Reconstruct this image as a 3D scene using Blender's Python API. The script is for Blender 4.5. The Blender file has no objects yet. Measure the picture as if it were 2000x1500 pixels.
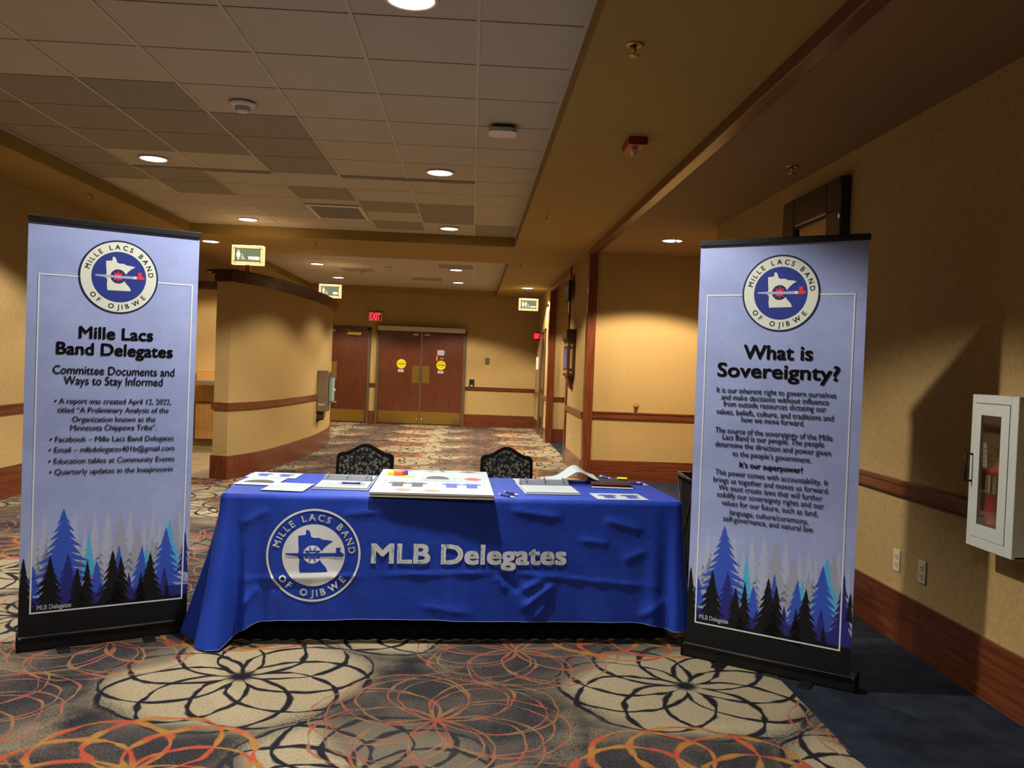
import bpy, bmesh, math, random
from mathutils import Vector, Matrix
from mathutils.geometry import tessellate_polygon

C = bpy.context.scene.collection
SC = bpy.context.scene
PI = math.pi


def lin(r, g, b):
    def f(v):
        v /= 255.0
        return v / 12.92 if v <= 0.04045 else ((v + 0.055) / 1.055) ** 2.4
    return (f(r), f(g), f(b), 1.0)


# ------------------------------------------------------------------ camera
cam_d = bpy.data.cameras.new('camera')
cam = bpy.data.objects.new('camera', cam_d)
C.objects.link(cam)
YAW, PITCH, ROLL = 0.047828, -0.022345, 0.038624
cy, sy, cp, sp = math.cos(YAW), math.sin(YAW), math.cos(PITCH), math.sin(PITCH)
fwd = Vector((sy * cp, cy * cp, sp))
right = Vector((cy, -sy, 0))
up = right.cross(fwd)
r2 = right * math.cos(ROLL) + up * math.sin(ROLL)
u2 = -right * math.sin(ROLL) + up * math.cos(ROLL)
cam.matrix_world = Matrix(((r2.x, u2.x, -fwd.x, 0), (r2.y, u2.y, -fwd.y, 0), (r2.z, u2.z, -fwd.z, 1.45), (0, 0, 0, 1)))
cam_d.sensor_width = 36.0
cam_d.lens = 1678.79 / 2000 * 36.0
cam_d.clip_start = 0.05
SC.camera = cam

# ------------------------------------------------------------------ world, exposure
w = bpy.data.worlds.new('world')
SC.world = w
w.use_nodes = True
w.node_tree.nodes['Background'].inputs[0].default_value = (1.0, 0.85, 0.65, 1)
w.node_tree.nodes['Background'].inputs[1].default_value = 0.02
SC.view_settings.view_transform = 'Standard'
SC.view_settings.look = 'None'
SC.view_settings.gamma = 1.0
SC.view_settings.use_curve_mapping = False
SC.view_settings.exposure = 0.0
SC.cycles.max_bounces = 8
SC.cycles.diffuse_bounces = 1
SC.cycles.glossy_bounces = 4
SC.cycles.sample_clamp_indirect = 6.0

SPOT_W = 375.0          # each recessed downlight
SPOT_COL = (1.0, 0.955, 0.88)
SPOT_WARM = (1.0, 0.88, 0.68)
SPOT_ANGLE = math.radians(130)
SPOT_BLEND = 0.22


# ------------------------------------------------------------------ node helpers
class NT:
    def __init__(s, m):
        s.nt = m.node_tree
        s.out = s.nt.nodes['Principled BSDF']

    def n(s, t, **k):
        nd = s.nt.nodes.new(t)
        for a, b in k.items():
            setattr(nd, a, b)
        return nd

    def put(s, sock, v):
        if isinstance(v, bpy.types.NodeSocket):
            s.nt.links.new(v, sock)
        elif v is not None:
            sock.default_value = v

    def m(s, op, a, b=None, c=None):
        nd = s.n('ShaderNodeMath', operation=op)
        for i, v in enumerate((a, b, c)):
            if v is not None:
                s.put(nd.inputs[i], v)
        return nd.outputs[0]

    def step(s, v, lo, hi):
        nd = s.n('ShaderNodeMapRange', interpolation_type='SMOOTHSTEP')
        s.put(nd.inputs[0], v)
        s.put(nd.inputs[1], lo)
        s.put(nd.inputs[2], hi)
        return nd.outputs[0]

    def mix(s, f, a, b):
        nd = s.n('ShaderNodeMix', data_type='RGBA')
        s.put(nd.inputs[0], f)
        s.put(nd.inputs[6], a)
        s.put(nd.inputs[7], b)
        return nd.outputs[2]

    def pos(s):
        return s.n('ShaderNodeNewGeometry').outputs['Position']

    def obj(s):
        return s.n('ShaderNodeTexCoord').outputs['Object']

    def scale(s, v, sc):
        nd = s.n('ShaderNodeMapping')
        s.put(nd.inputs[0], v)
        nd.inputs[3].default_value = sc
        return nd.outputs[0]

    def noise(s, v, scale, detail=2.0, rough=0.5):
        nd = s.n('ShaderNodeTexNoise')
        s.put(nd.inputs['Vector'], v)
        nd.inputs['Scale'].default_value = scale
        nd.inputs['Detail'].default_value = detail
        nd.inputs['Roughness'].default_value = rough
        return nd.outputs[0]

    def bump(s, h, strength, dist=0.01):
        nd = s.n('ShaderNodeBump')
        s.put(nd.inputs['Height'], h)
        nd.inputs['Strength'].default_value = strength
        nd.inputs['Distance'].default_value = dist
        s.nt.links.new(nd.outputs[0], s.out.inputs['Normal'])


def mat(name, col, rough=0.6, metal=0.0, spec=0.4, emit=None, estr=0.0, coat=0.0, vary=0.0, vscale=30.0):
    m = bpy.data.materials.new(name)
    m.use_nodes = True
    t = NT(m)
    p = t.out
    c = lin(*col) if max(col) > 1.01 or len(col) == 3 and isinstance(col[0], int) else tuple(col) + (1,)
    p.inputs['Base Color'].default_value = c
    p.inputs['Roughness'].default_value = rough
    p.inputs['Metallic'].default_value = metal
    p.inputs['Specular IOR Level'].default_value = spec
    p.inputs['Coat Weight'].default_value = coat
    if emit:
        p.inputs['Emission Color'].default_value = lin(*emit)
        p.inputs['Emission Strength'].default_value = estr
    if vary:
        f = t.noise(t.obj(), vscale, 3.0)
        d = (c[0] * (1 - vary), c[1] * (1 - vary), c[2] * (1 - vary), 1)
        l = (min(1, c[0] * (1 + vary)), min(1, c[1] * (1 + vary)), min(1, c[2] * (1 + vary)), 1)
        t.put(p.inputs['Base Color'], t.mix(f, d, l))
    return m


def wood(name, col, axis='z', rough=0.28, amt=0.35, coat=0.25):
    m = mat(name, col, rough=rough, spec=0.45, coat=coat)
    t = NT(m)
    sc = {'x': (1.2, 22, 22), 'y': (22, 1.2, 22), 'z': (22, 22, 1.2)}[axis]
    f = t.noise(t.scale(t.pos(), sc), 2.2, 5.0, 0.6)
    f = t.step(f, 0.3, 0.72)
    c = lin(*col)
    t.put(t.out.inputs['Base Color'], t.mix(f, (c[0] * (1 - amt), c[1] * (1 - amt), c[2] * (1 - amt), 1), (c[0] * (1 + amt), c[1] * (1 + amt), c[2] * (1 + amt), 1)))
    m.node_tree.nodes['Principled BSDF'].inputs['Coat Roughness'].default_value = 0.2
    return m


def wallpaper(name, col):
    m = mat(name, col, rough=0.75, spec=0.2)
    t = NT(m)
    p = t.pos()
    f1 = t.step(t.noise(p, 55.0, 4.0, 0.7), 0.38, 0.62)
    f2 = t.step(t.noise(t.scale(p, (1, 1, 2.3)), 170.0, 2.0), 0.60, 0.70)
    c = lin(*col)
    a = t.mix(f1, (c[0] * .90, c[1] * .88, c[2] * .84, 1), (c[0] * 1.06, c[1] * 1.06, c[2] * 1.05, 1))
    t.put(t.out.inputs['Base Color'], t.mix(t.m('MULTIPLY', f2, 0.45), a, (c[0] * .62, c[1] * .56, c[2] * .46, 1)))
    t.bump(f1, 0.12, 0.004)
    return m


# ------------------------------------------------------------------ materials
M = {}
M['wallpaper'] = wallpaper('wallpaper_tan', (180, 150, 98))
M['soffit'] = mat('soffit_paint', (162, 134, 74), rough=0.7, spec=0.25, vary=0.05, vscale=3)
M['soffit_low'] = mat('low_ceiling_paint', (150, 120, 86), rough=0.75, spec=0.2, vary=0.05, vscale=3)
M['wood'] = wood('cherry_wood', (104, 51, 27), 'z')
M['wood_x'] = wood('cherry_wood_long', (104, 51, 27), 'x')
M['wood_y'] = wood('cherry_wood_deep', (104, 51, 27), 'y')
M['wood_dark'] = wood('dark_cap_wood', (66, 34, 26), 'y', rough=0.25)
M['wood_door'] = wood('door_veneer', (90, 43, 22), 'z', rough=0.35, amt=0.25)
M['wood_light'] = wood('maple_panel', (188, 138, 78), 'z', rough=0.4, amt=0.15)
M['tbar'] = mat('ceiling_grid_metal', (200, 192, 176), rough=0.5, spec=0.3)
M['gap'] = mat('ceiling_gap', (40, 36, 30), rough=0.9)


def tile_mat(name, col, n=260):
    m = mat(name, col, rough=0.9, spec=0.1)
    t = NT(m)
    f = t.step(t.noise(t.pos(), n, 3.0, 0.7), 0.34, 0.58)
    c = lin(*col)
    t.put(t.out.inputs['Base Color'], t.mix(f, (c[0] * .62, c[1] * .6, c[2] * .58, 1), c))
    return m


M['tile'] = tile_mat('ceiling_tile', (206, 198, 180))
M['tile_dark'] = tile_mat('ceiling_tile_shaded', (166, 159, 144), 200)  # darker tile copy: shading differences between tiles put into the colour
M['white'] = mat('white_plastic', (225, 222, 214), rough=0.4, vary=0.03)
M['offwhite'] = mat('beige_plastic', (208, 190, 158), rough=0.45, vary=0.04)
M['black'] = mat('black_metal', (14, 14, 16), rough=0.5, spec=0.35, vary=0.15)
M['black_matte'] = mat('black_fabric', (7, 7, 9), rough=0.85, spec=0.15, vary=0.3, vscale=80)
M['brass'] = mat('satin_brass', (188, 158, 84), rough=0.32, metal=1.0, vary=0.08)
M['steel'] = mat('brushed_steel', (170, 162, 150), rough=0.35, metal=0.9, vary=0.06)
M['chrome'] = mat('chrome', (205, 205, 205), rough=0.15, metal=1.0, vary=0.02)
M['bronze'] = mat('bronze_frame', (92, 72, 52), rough=0.45, spec=0.4, vary=0.08)
M['paper'] = mat('white_paper', (182, 192, 194), rough=0.8, spec=0.2, vary=0.02)
M['lamp'] = mat('lamp_lens', (255, 250, 245), emit=(255, 246, 240), estr=9.0, vary=0.01)
M['mirror'] = mat('mirror_glass', (220, 215, 205), rough=0.02, metal=1.0, vary=0.01)
M['black_gloss'] = mat('black_lacquer', (8, 7, 7), rough=0.22, spec=0.6, coat=0.5, vary=0.2, vscale=6)


def bump_gloss():
    t = NT(M['black_gloss'])
    t.bump(t.noise(t.obj(), 22.0, 2.0), 0.5, 0.01)


bump_gloss()


# ------------------------------------------------------------------ mesh builder
class MB:
    def __init__(s):
        s.v, s.f, s.mi, s.sm = [], [], [], []

    def add(s, vs, fs, mi=0, smooth=False):
        o = len(s.v)
        s.v += [tuple(p) for p in vs]
        for f in fs:
            s.f.append(tuple(o + i for i in f))
            s.mi.append(mi)
            s.sm.append(smooth)
        return s

    def quad(s, a, b, c, d, mi=0):
        return s.add((a, b, c, d), ((0, 1, 2, 3),), mi)

    def box(s, x0, x1, y0, y1, z0, z1, mi=0):
        return s.add(((x0, y0, z0), (x1, y0, z0), (x1, y1, z0), (x0, y1, z0), (x0, y0, z1), (x1, y0, z1), (x1, y1, z1), (x0, y1, z1)),
                     ((0, 3, 2, 1), (4, 5, 6, 7), (0, 1, 5, 4), (1, 2, 6, 5), (2, 3, 7, 6), (3, 0, 4, 7)), mi)

    def rbox(s, x0, x1, y0, y1, z0, z1, r, axis='y', mi=0, n=4):
        """box with rounded corners in the plane across axis"""
        if axis == 'y':
            a0, a1, b0, b1, c0, c1 = x0, x1, z0, z1, y0, y1
        elif axis == 'x':
            a0, a1, b0, b1, c0, c1 = y0, y1, z0, z1, x0, x1
        else:
            a0, a1, b0, b1, c0, c1 = x0, x1, y0, y1, z0, z1
        pts = []
        for (ca, cb, st) in ((a1 - r, b1 - r, 0), (a0 + r, b1 - r, 1), (a0 + r, b0 + r, 2), (a1 - r, b0 + r, 3)):
            for i in range(n + 1):
                t = (st + i / n) * PI / 2
                pts.append((ca + r * math.cos(t), cb + r * math.sin(t)))
        return s.prism(pts, c0, c1, axis, mi)

    def prism(s, pts, c0, c1, axis='y', mi=0, smooth=False):
        def P(a, b, c):
            return (a, c, b) if axis == 'y' else ((c, a, b) if axis == 'x' else (a, b, c))
        n = len(pts)
        vs = [P(a, b, c0) for a, b in pts] + [P(a, b, c1) for a, b in pts]
        fs = [(i, (i + 1) % n, n + (i + 1) % n, n + i) for i in range(n)]
        s.add(vs, fs, mi, smooth)
        tr = tessellate_polygon([[Vector((a, b, 0)) for a, b in pts]])
        s.add([P(a, b, c0) for a, b in pts], [tuple(t) for t in tr], mi)
        s.add([P(a, b, c1) for a, b in pts], [tuple(reversed(t)) for t in tr], mi)
        return s

    def lathe(s, prof, n=24, c=(0, 0, 0), axis='z', mi=0, smooth=True):
        vs, fs = [], []
        for (r, h) in prof:
            for i in range(n):
                a = 2 * PI * i / n
                x, y = r * math.cos(a), r * math.sin(a)
                p = (x, y, h) if axis == 'z' else ((x, h, y) if axis == 'y' else (h, x, y))
                vs.append((c[0] + p[0], c[1] + p[1], c[2] + p[2]))
        for k in range(len(prof) - 1):
            for i in range(n):
                j = (i + 1) % n
                fs.append((k * n + i, k * n + j, (k + 1) * n + j, (k + 1) * n + i))
        fs.append(tuple(range(n))[::-1])
        fs.append(tuple((len(prof) - 1) * n + i for i in range(n)))
        return s.add(vs, fs, mi, smooth)

    def tube(s, path, r, n=8, mi=0, cap=True):
        pts = [Vector(p) for p in path]
        vs, fs = [], []
        prev = None
        for i, p in enumerate(pts):
            d = (pts[min(i + 1, len(pts) - 1)] - pts[max(i - 1, 0)]).normalized()
            if prev is None:
                a = Vector((0, 0, 1)) if abs(d.z) < 0.9 else Vector((1, 0, 0))
                u = d.cross(a).normalized()
            else:
                u = (prev - d * prev.dot(d)).normalized()
            prev = u
            v = d.cross(u)
            rr = r[i] if isinstance(r, (list, tuple)) else r
            for k in range(n):
                t = 2 * PI * k / n
                vs.append(p + u * (rr * math.cos(t)) + v * (rr * math.sin(t)))
        m = len(pts)
        for i in range(m - 1):
            for k in range(n):
                j = (k + 1) % n
                fs.append((i * n + k, i * n + j, (i + 1) * n + j, (i + 1) * n + k))
        if cap:
            fs.append(tuple(range(n))[::-1])
            fs.append(tuple((m - 1) * n + k for k in range(n)))
        return s.add(vs, fs, mi, True)

    def build(s, name, mats, parent=None, loc=None, rotz=None):
        me = bpy.data.meshes.new(name)
        me.from_pydata(s.v, [], s.f)
        if not isinstance(mats, (list, tuple)):
            mats = [mats]
        for m in mats:
            me.materials.append(M[m] if isinstance(m, str) else m)
        me.polygons.foreach_set('material_index', s.mi)
        me.polygons.foreach_set('use_smooth', s.sm)
        me.update()
        o = bpy.data.objects.new(name, me)
        C.objects.link(o)
        if parent:
            o.parent = parent
        if loc:
            o.location = loc
        if rotz is not None:
            o.rotation_euler = (0, 0, rotz)
        return o


def fixn(o):
    bm = bmesh.new()
    bm.from_mesh(o.data)
    bmesh.ops.recalc_face_normals(bm, faces=bm.faces)
    bm.to_mesh(o.data)
    bm.free()
    return o


def bevel(o, wd=0.004, seg=2):
    b = o.modifiers.new('bevel', 'BEVEL')
    b.width = wd
    b.segments = seg
    b.limit_method = 'ANGLE'
    b.angle_limit = math.radians(40)
    return o


def tag(o, label, cat, group=None, kind=None):
    o['label'] = label
    o['category'] = cat
    if group:
        o['group'] = group
    if kind:
        o['kind'] = kind
    return o


def thing(name, label, cat, loc=(0, 0, 0), rotz=0.0, group=None):
    o = bpy.data.objects.new(name, None)
    o.empty_display_size = 0.1
    C.objects.link(o)
    o.location = loc
    o.rotation_euler = (0, 0, rotz)
    return tag(o, label, cat, group)


def struct(o, label=None, cat=None):
    o['kind'] = 'structure'
    if label:
        o['label'] = label
    if cat:
        o['category'] = cat
    return o


def dup(root, loc, label=None, rotz=None):
    r = root.copy()
    C.objects.link(r)
    r.location = loc
    if rotz is not None:
        r.rotation_euler = (0, 0, rotz)
    if label:
        r['label'] = label
    for ch in list(root.children):
        c = ch.copy()
        C.objects.link(c)
        c.parent = r
        for g in list(ch.children):
            d = g.copy()
            C.objects.link(d)
            d.parent = c
    return r


# ------------------------------------------------------------------ flat print helpers (lettering and artwork)
_tc = {}


def text2d(s, bold=0.0):
    """lettering as flat polygons; returns verts normalised so that cap height is 1, width"""
    k = (s, bold)
    if k in _tc:
        return _tc[k]
    cu = bpy.data.curves.new('lettering', 'FONT')
    cu.body = s
    cu.size = 1.0
    cu.resolution_u = 3
    ob = bpy.data.objects.new('lettering', cu)
    C.objects.link(ob)
    dg = bpy.context.evaluated_depsgraph_get()
    dg.update()
    me = bpy.data.meshes.new_from_object(ob.evaluated_get(dg))
    vs = [(v.co.x, v.co.y) for v in me.vertices]
    fs = [tuple(p.vertices) for p in me.polygons]
    bpy.data.objects.remove(ob)
    bpy.data.curves.remove(cu)
    bpy.data.meshes.remove(me)
    x0 = min(v[0] for v in vs)
    x1 = max(v[0] for v in vs)
    cap = CAP
    vs = [((x - x0) / cap, y / cap) for x, y in vs]
    _tc[k] = (vs, fs, (x1 - x0) / cap)
    return _tc[k]


CAP = 1.0
_v = text2d('H')[0]
CAP = max(y for x, y in _v)
_tc.clear()


class Print:
    """layers of flat coloured shapes on a (u, v) sheet; fn(u, v, lift) gives the 3D point"""

    def __init__(s, mb, fn, mats, lift=0.0004):
        s.mb, s.fn, s.mats, s.lift = mb, fn, mats, lift
        s.k = 0

    def layer(s):
        s.k += 1

    def mi(s, m):
        if m not in s.mats:
            s.mats.append(m)
        return s.mats.index(m)

    def faces(s, vs, fs, m):
        s.mb.add([s.fn(u, v, s.k * s.lift) for u, v in vs], fs, s.mi(m))

    def poly(s, pts, m, holes=()):
        loops = [[Vector((u, v, 0)) for u, v in pts]] + [[Vector((u, v, 0)) for u, v in h] for h in holes]
        flat = [(p.x, p.y) for l in loops for p in l]
        s.faces(flat, [t for t in (tuple(x) for x in tessellate_polygon(loops))], m)

    def rect(s, u0, u1, v0, v1, m):
        s.faces(((u0, v0), (u1, v0), (u1, v1), (u0, v1)), ((0, 1, 2, 3),), m)

    def circ(s, cu, cv, r, n=64):
        return [(cu + r * math.cos(2 * PI * i / n), cv + r * math.sin(2 * PI * i / n)) for i in range(n)]

    def disc(s, cu, cv, r, m, n=64):
        s.faces(s.circ(cu, cv, r, n), (tuple(range(n)),), m)

    def ring(s, cu, cv, r0, r1, m, n=72):
        a, b = s.circ(cu, cv, r0, n), s.circ(cu, cv, r1, n)
        s.faces(a + b, [(i, (i + 1) % n, n + (i + 1) % n, n + i) for i in range(n)], m)

    def text(s, st, u, v, cap, m, width=None, bold=0.0, align='l'):
        vs, fs, wd = text2d(st)
        sx = (width / wd) if width else cap
        W = wd * sx
        o = {'l': 0, 'c': -W / 2, 'r': -W}[align]
        e = bold * cap
        for dx, dy in (((-e, -e), (e, -e), (e, e), (-e, e), (0, e), (0, -e), (0, 0)) if bold > 0 else ((0, 0),)):
            s.faces([(u + o + x * sx + dx, v + y * cap + dy) for x, y in vs], fs, m)

    def arc(s, st, cu, cv, r, a0, a1, cap, m, bold=0.0, inward=False, sx=None):
        """letters spread from angle a0 to a1 (degrees), r to letter mid height"""
        adv = [0.55 if ch == ' ' else text2d(ch)[2] for ch in st]
        gap = 0.34
        tot = sum(adv) - adv[0] / 2 - adv[-1] / 2 + gap * (len(st) - 1)
        run = -adv[0] / 2
        for ch, ad in zip(st, adv):
            mid = run + ad / 2
            run += ad + gap
            if ch == ' ':
                continue
            a = math.radians(a0 + (a1 - a0) * mid / tot)
            vs, fs, wd = text2d(ch)
            rad = Vector((math.cos(a), math.sin(a)))
            upv = -rad if inward else rad
            rt = Vector((upv.y, -upv.x))
            ctr = Vector((cu, cv)) + rad * r
            k = sx or cap
            e = bold * cap
            for dx, dy in ((-e, -e), (e, -e), (e, e), (-e, e), (0, 0)):
                s.faces([tuple(ctr + rt * ((x - wd / 2) * k + dx) + upv * ((y - 0.5) * cap + dy)) for x, y in vs], fs, m)


MN = [(615, 468), (730, 465), (735, 395), (775, 400), (800, 440), (815, 500), (860, 520), (940, 525), (1000, 555), (1080, 568), (1160, 590), (1100, 620), (1040, 662), (985, 722), (945, 748), (945, 800), (965, 850), (1000, 900), (1050, 950), (1080, 1000), (1085, 1030), (655, 1005), (640, 900), (647, 840), (645, 800), (612, 770), (630, 680), (620, 560)]


def emn(px, py):
    # local units of the emblem: radius 1, y up
    return ((px - 862) / 735.0, (770 - py) / 672.0 + (px - 862) * 0.00012)


def emblem(P, cu, cv, R, line, ring, disc, state, hub, shaft, bowl, star, letters, letter_scale=1.0):
    def T(pts):
        return [(cu + x * R, cv + y * R) for x, y in pts]
    P.layer()
    if line:
        P.ring(cu, cv, R * 0.955, R, line)
        P.ring(cu, cv, 0.69 * R, 0.955 * R, ring)
        P.disc(cu, cv, 0.69 * R, disc)
    else:
        P.ring(cu, cv, R * 0.955, R, ring)
        P.disc(cu, cv, 0.665 * R, disc)
    P.layer()
    P.poly(T([emn(*p) for p in MN]), state)
    k = 0.125 * R * letter_scale
    P.arc('MILLE LACS BAND', cu, cv, R * 0.815, 163, 8, k, letters, 0.03, sx=k * 1.0)
    P.arc('OF OJIBWE', cu, cv, R * 0.815, 219, 320, k, letters, 0.03, inward=True, sx=k * 1.0)
    P.layer()
    cx, cyy = emn(845, 757)
    P.disc(cu + cx * R, cv + cyy * R, 0.195 * R, hub, 40)
    P.layer()
    if star:
        pts = []
        for i in range(16):
            a = 2 * PI * i / 16 + PI / 2
            r = (0.17 if i % 2 == 0 else 0.075) * R
            pts.append((cu + cx * R + r * math.cos(a), cv + cyy * R + r * math.sin(a)))
        P.poly(pts, star)
    else:
        for i in range(8):
            a = 2 * PI * i / 8 + PI / 8
            d = Vector((math.cos(a), math.sin(a)))
            e = Vector((-d.y, d.x)) * 0.012 * R
            c0 = Vector((cu + cx * R, cv + cyy * R))
            q = [c0 + d * 0.05 * R - e, c0 + d * 0.17 * R - e, c0 + d * 0.17 * R + e, c0 + d * 0.05 * R + e]
            P.faces([tuple(v) for v in q], ((0, 1, 2, 3),), state)
        P.rect(cu + (cx - .16) * R, cu + (cx + .16) * R, cv + (cyy + .055) * R, cv + (cyy + .085) * R, state)
        P.rect(cu + (cx - .16) * R, cu + (cx + .16) * R, cv + (cyy - .085) * R, cv + (cyy - .06) * R, state)
    P.layer()
    P.poly(T([emn(*p) for p in ((425, 712), (640, 722), (950, 747), (1195, 762), (1190, 812), (950, 795), (640, 768), (430, 738))]), shaft)
    P.layer()
    if star:
        P.rect(cu + 0.36 * R, cu + 0.45 * R, cv - 0.022 * R, cv + 0.05 * R, ring)
        P.layer()
    P.poly(T([emn(*p) for p in ((1190, 768), (1215, 757), (1205, 690), (1288, 690), (1272, 745), (1345, 795), (1320, 826), (1190, 815))]), bowl)


# ------------------------------------------------------------------ floor
def carpet():
    m = mat('patterned_carpet', (60, 58, 64), rough=0.95, spec=0.1)
    t = NT(m)
    p = t.pos()
    ns = t.n('ShaderNodeTexNoise')
    t.put(ns.inputs['Vector'], p)
    ns.inputs['Scale'].default_value = 3.6
    ns.inputs['Detail'].default_value = 2.0
    off = t.n('ShaderNodeVectorMath', operation='MULTIPLY_ADD')
    t.put(off.inputs[0], ns.outputs['Color'])
    off.inputs[1].default_value = (0.08, 0.08, 0)
    sub = t.n('ShaderNodeVectorMath', operation='SUBTRACT')
    t.put(sub.inputs[0], p)
    sub.inputs[1].default_value = (0.04, 0.04, 0)
    t.put(off.inputs[2], sub.outputs[0])
    sep = t.n('ShaderNodeSeparateXYZ')
    t.put(sep.inputs[0], off.outputs[0])
    X, Y = sep.outputs[0], sep.outputs[1]
    LX, LY = 2.02, 1.72

    lw_n = t.noise(p, 9.0, 1.0)

    def flower(cx, cyy, D, n, wdt, ph=0.0):
        """ring of n equal circles that all pass through the flower's centre"""
        qx = t.m('WRAP', t.m('SUBTRACT', X, cx), LX / 2, -LX / 2)
        qy = t.m('WRAP', t.m('SUBTRACT', Y, cyy), LY / 2, -LY / 2)
        r = t.m('SQRT', t.m('ADD', t.m('MULTIPLY', qx, qx), t.m('MULTIPLY', qy, qy)))
        th = t.m('ADD', t.m('ARCTAN2', qy, qx), ph)
        fo = t.m('ABSOLUTE', t.m('WRAP', th, PI / n, -PI / n))
        fx = t.m('MULTIPLY', r, t.m('COSINE', fo))
        fy = t.m('MULTIPLY', r, t.m('SINE', fo))
        a = D / 2
        dm = None
        for j in (-1, 0, 1, 2):
            ca, sa = a * math.cos(2 * PI * j / n), a * math.sin(2 * PI * j / n)
            dx, dy = t.m('SUBTRACT', fx, ca), t.m('SUBTRACT', fy, sa)
            d = t.m('ABSOLUTE', t.m('SUBTRACT', t.m('SQRT', t.m('ADD', t.m('MULTIPLY', dx, dx), t.m('MULTIPLY', dy, dy))), a))
            dm = d if dm is None else t.m('MINIMUM', dm, d)
        wv = t.m('MULTIPLY', t.m('MULTIPLY_ADD', t.step(lw_n, .3, .7), 1.1, .45), wdt)
        return t.m('SUBTRACT', 1.0, t.step(t.m('DIVIDE', dm, wv), .55, 1.35)), r

    sp1 = t.noise(p, 330.0, 2.0, 0.8)
    sp2 = t.noise(p, 120.0, 3.0, 0.8)
    sp3 = t.noise(p, 85.0, 4.0, 0.9)
    blot = t.noise(p, 2.6, 3.0, 0.6)
    dark, tan, cream = lin(36, 36, 41), lin(118, 106, 88), lin(160, 146, 116)
    navy = lin(27, 27, 34)
    fac = t.step(t.m('ADD', t.m('MULTIPLY', blot, 0.75), t.m('MULTIPLY', sp3, 0.55)), 0.56, 0.84)
    col = t.mix(fac, dark, tan)
    for (cx, cyy, ph, R) in ((-0.985, 3.894, 0.3, 0.60), (-0.347, 3.00, 0.9, 0.50)):
        mk, r = flower(cx, cyy, R, 9, 0.0115, ph)
        edge = t.m('ADD', r, t.m('MULTIPLY', t.m('SUBTRACT', sp3, 0.5), 0.62))
        fill = t.m('SUBTRACT', 1.0, t.step(edge, R * 0.80, R * 1.08))
        col = t.mix(fill, col, t.mix(t.step(sp2, 0.40, 0.75), cream, tan))
        fade = t.m('SUBTRACT', 1.0, t.step(r, R * 0.98, R * 1.05))
        ctr = t.m('SUBTRACT', 1.0, t.step(r, 0.03, 0.085))
        col = t.mix(t.m('MAXIMUM', t.m('MULTIPLY', mk, fade), ctr), col, navy)
    red, gold, rust = lin(146, 78, 60), lin(134, 100, 66), lin(196, 96, 60)
    for (cx, cyy, n, ph, R, wdt, ca, cb, amt, dbl) in (
            (-0.078, 3.457, 8, 0.2, 0.54, 0.0052, red, gold, 0.85, 0.47),
            (0.285, 4.318, 8, 0.8, 0.51, 0.0052, red, gold, 0.85, 0.45),
            (0.88, 2.97, 8, 0.1, 0.47, 0.0125, lin(160, 72, 50), lin(150, 106, 52), 1.0, None)):
        mk, r = flower(cx, cyy, R, n, wdt, ph)
        if dbl:
            mk2, _r = flower(cx, cyy, dbl, n, wdt * .8, ph + .07)
            mk = t.m('MAXIMUM', mk, mk2)
        inner = t.m('SUBTRACT', 1.0, t.step(r, R * 0.75, R * 0.98))
        col = t.mix(t.m('MULTIPLY', inner, 0.65), col, t.mix(t.step(sp2, 0.45, 0.7), dark, lin(92, 86, 84)))
        fade = t.m('MULTIPLY', t.m('SUBTRACT', 1.0, t.step(r, R * 1.0, R * 1.04)), amt)
        lc = t.mix(t.step(t.noise(p, 7.0, 1.0), 0.42, 0.58), ca, cb)
        col = t.mix(t.m('MULTIPLY', mk, fade), col, lc)
    g = t.m('MULTIPLY_ADD', sp1, 0.9, t.m('MULTIPLY_ADD', sp3, 1.5, -0.2))
    mul = t.n('ShaderNodeMix', data_type='RGBA', blend_type='MULTIPLY')
    mul.inputs[0].default_value = 1.0
    t.put(mul.inputs[6], col)
    cmb = t.n('ShaderNodeCombineColor')
    for i in range(3):
        t.put(cmb.inputs[i], g)
    t.put(mul.inputs[7], cmb.outputs[0])
    t.put(t.out.inputs['Base Color'], mul.outputs[2])
    t.bump(sp1, 0.5, 0.004)
    return m


def navy_carpet():
    m = mat('navy_carpet', (30, 34, 46), rough=0.95, spec=0.1)
    t = NT(m)
    a = t.noise(t.pos(), 260.0, 2.0, 0.8)
    b = t.noise(t.pos(), 7.0, 3.0)
    f = t.m('ADD', t.m('MULTIPLY', a, 0.6), t.m('MULTIPLY', b, 0.5))
    t.put(t.out.inputs['Base Color'], t.mix(t.step(f, 0.35, 0.75), lin(22, 25, 34), lin(44, 50, 64)))
    t.bump(a, 0.4, 0.004)
    return m


def stone_tile():
    m = mat('restroom_floor_tile', (150, 128, 96), rough=0.5)
    t = NT(m)
    bt = t.n('ShaderNodeTexBrick')
    t.put(bt.inputs['Vector'], t.pos())
    bt.inputs['Scale'].default_value = 1.0
    bt.offset = 0.0
    bt.inputs['Brick Width'].default_value = 0.3
    bt.inputs['Row Height'].default_value = 0.3
    bt.inputs['Mortar Size'].default_value = 0.006
    bt.inputs['Color1'].default_value = lin(128, 108, 80)
    bt.inputs['Color2'].default_value = lin(140, 120, 92)
    bt.inputs['Mortar'].default_value = lin(170, 150, 120)
    t.put(t.out.inputs['Base Color'], bt.outputs[0])
    return m


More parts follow.
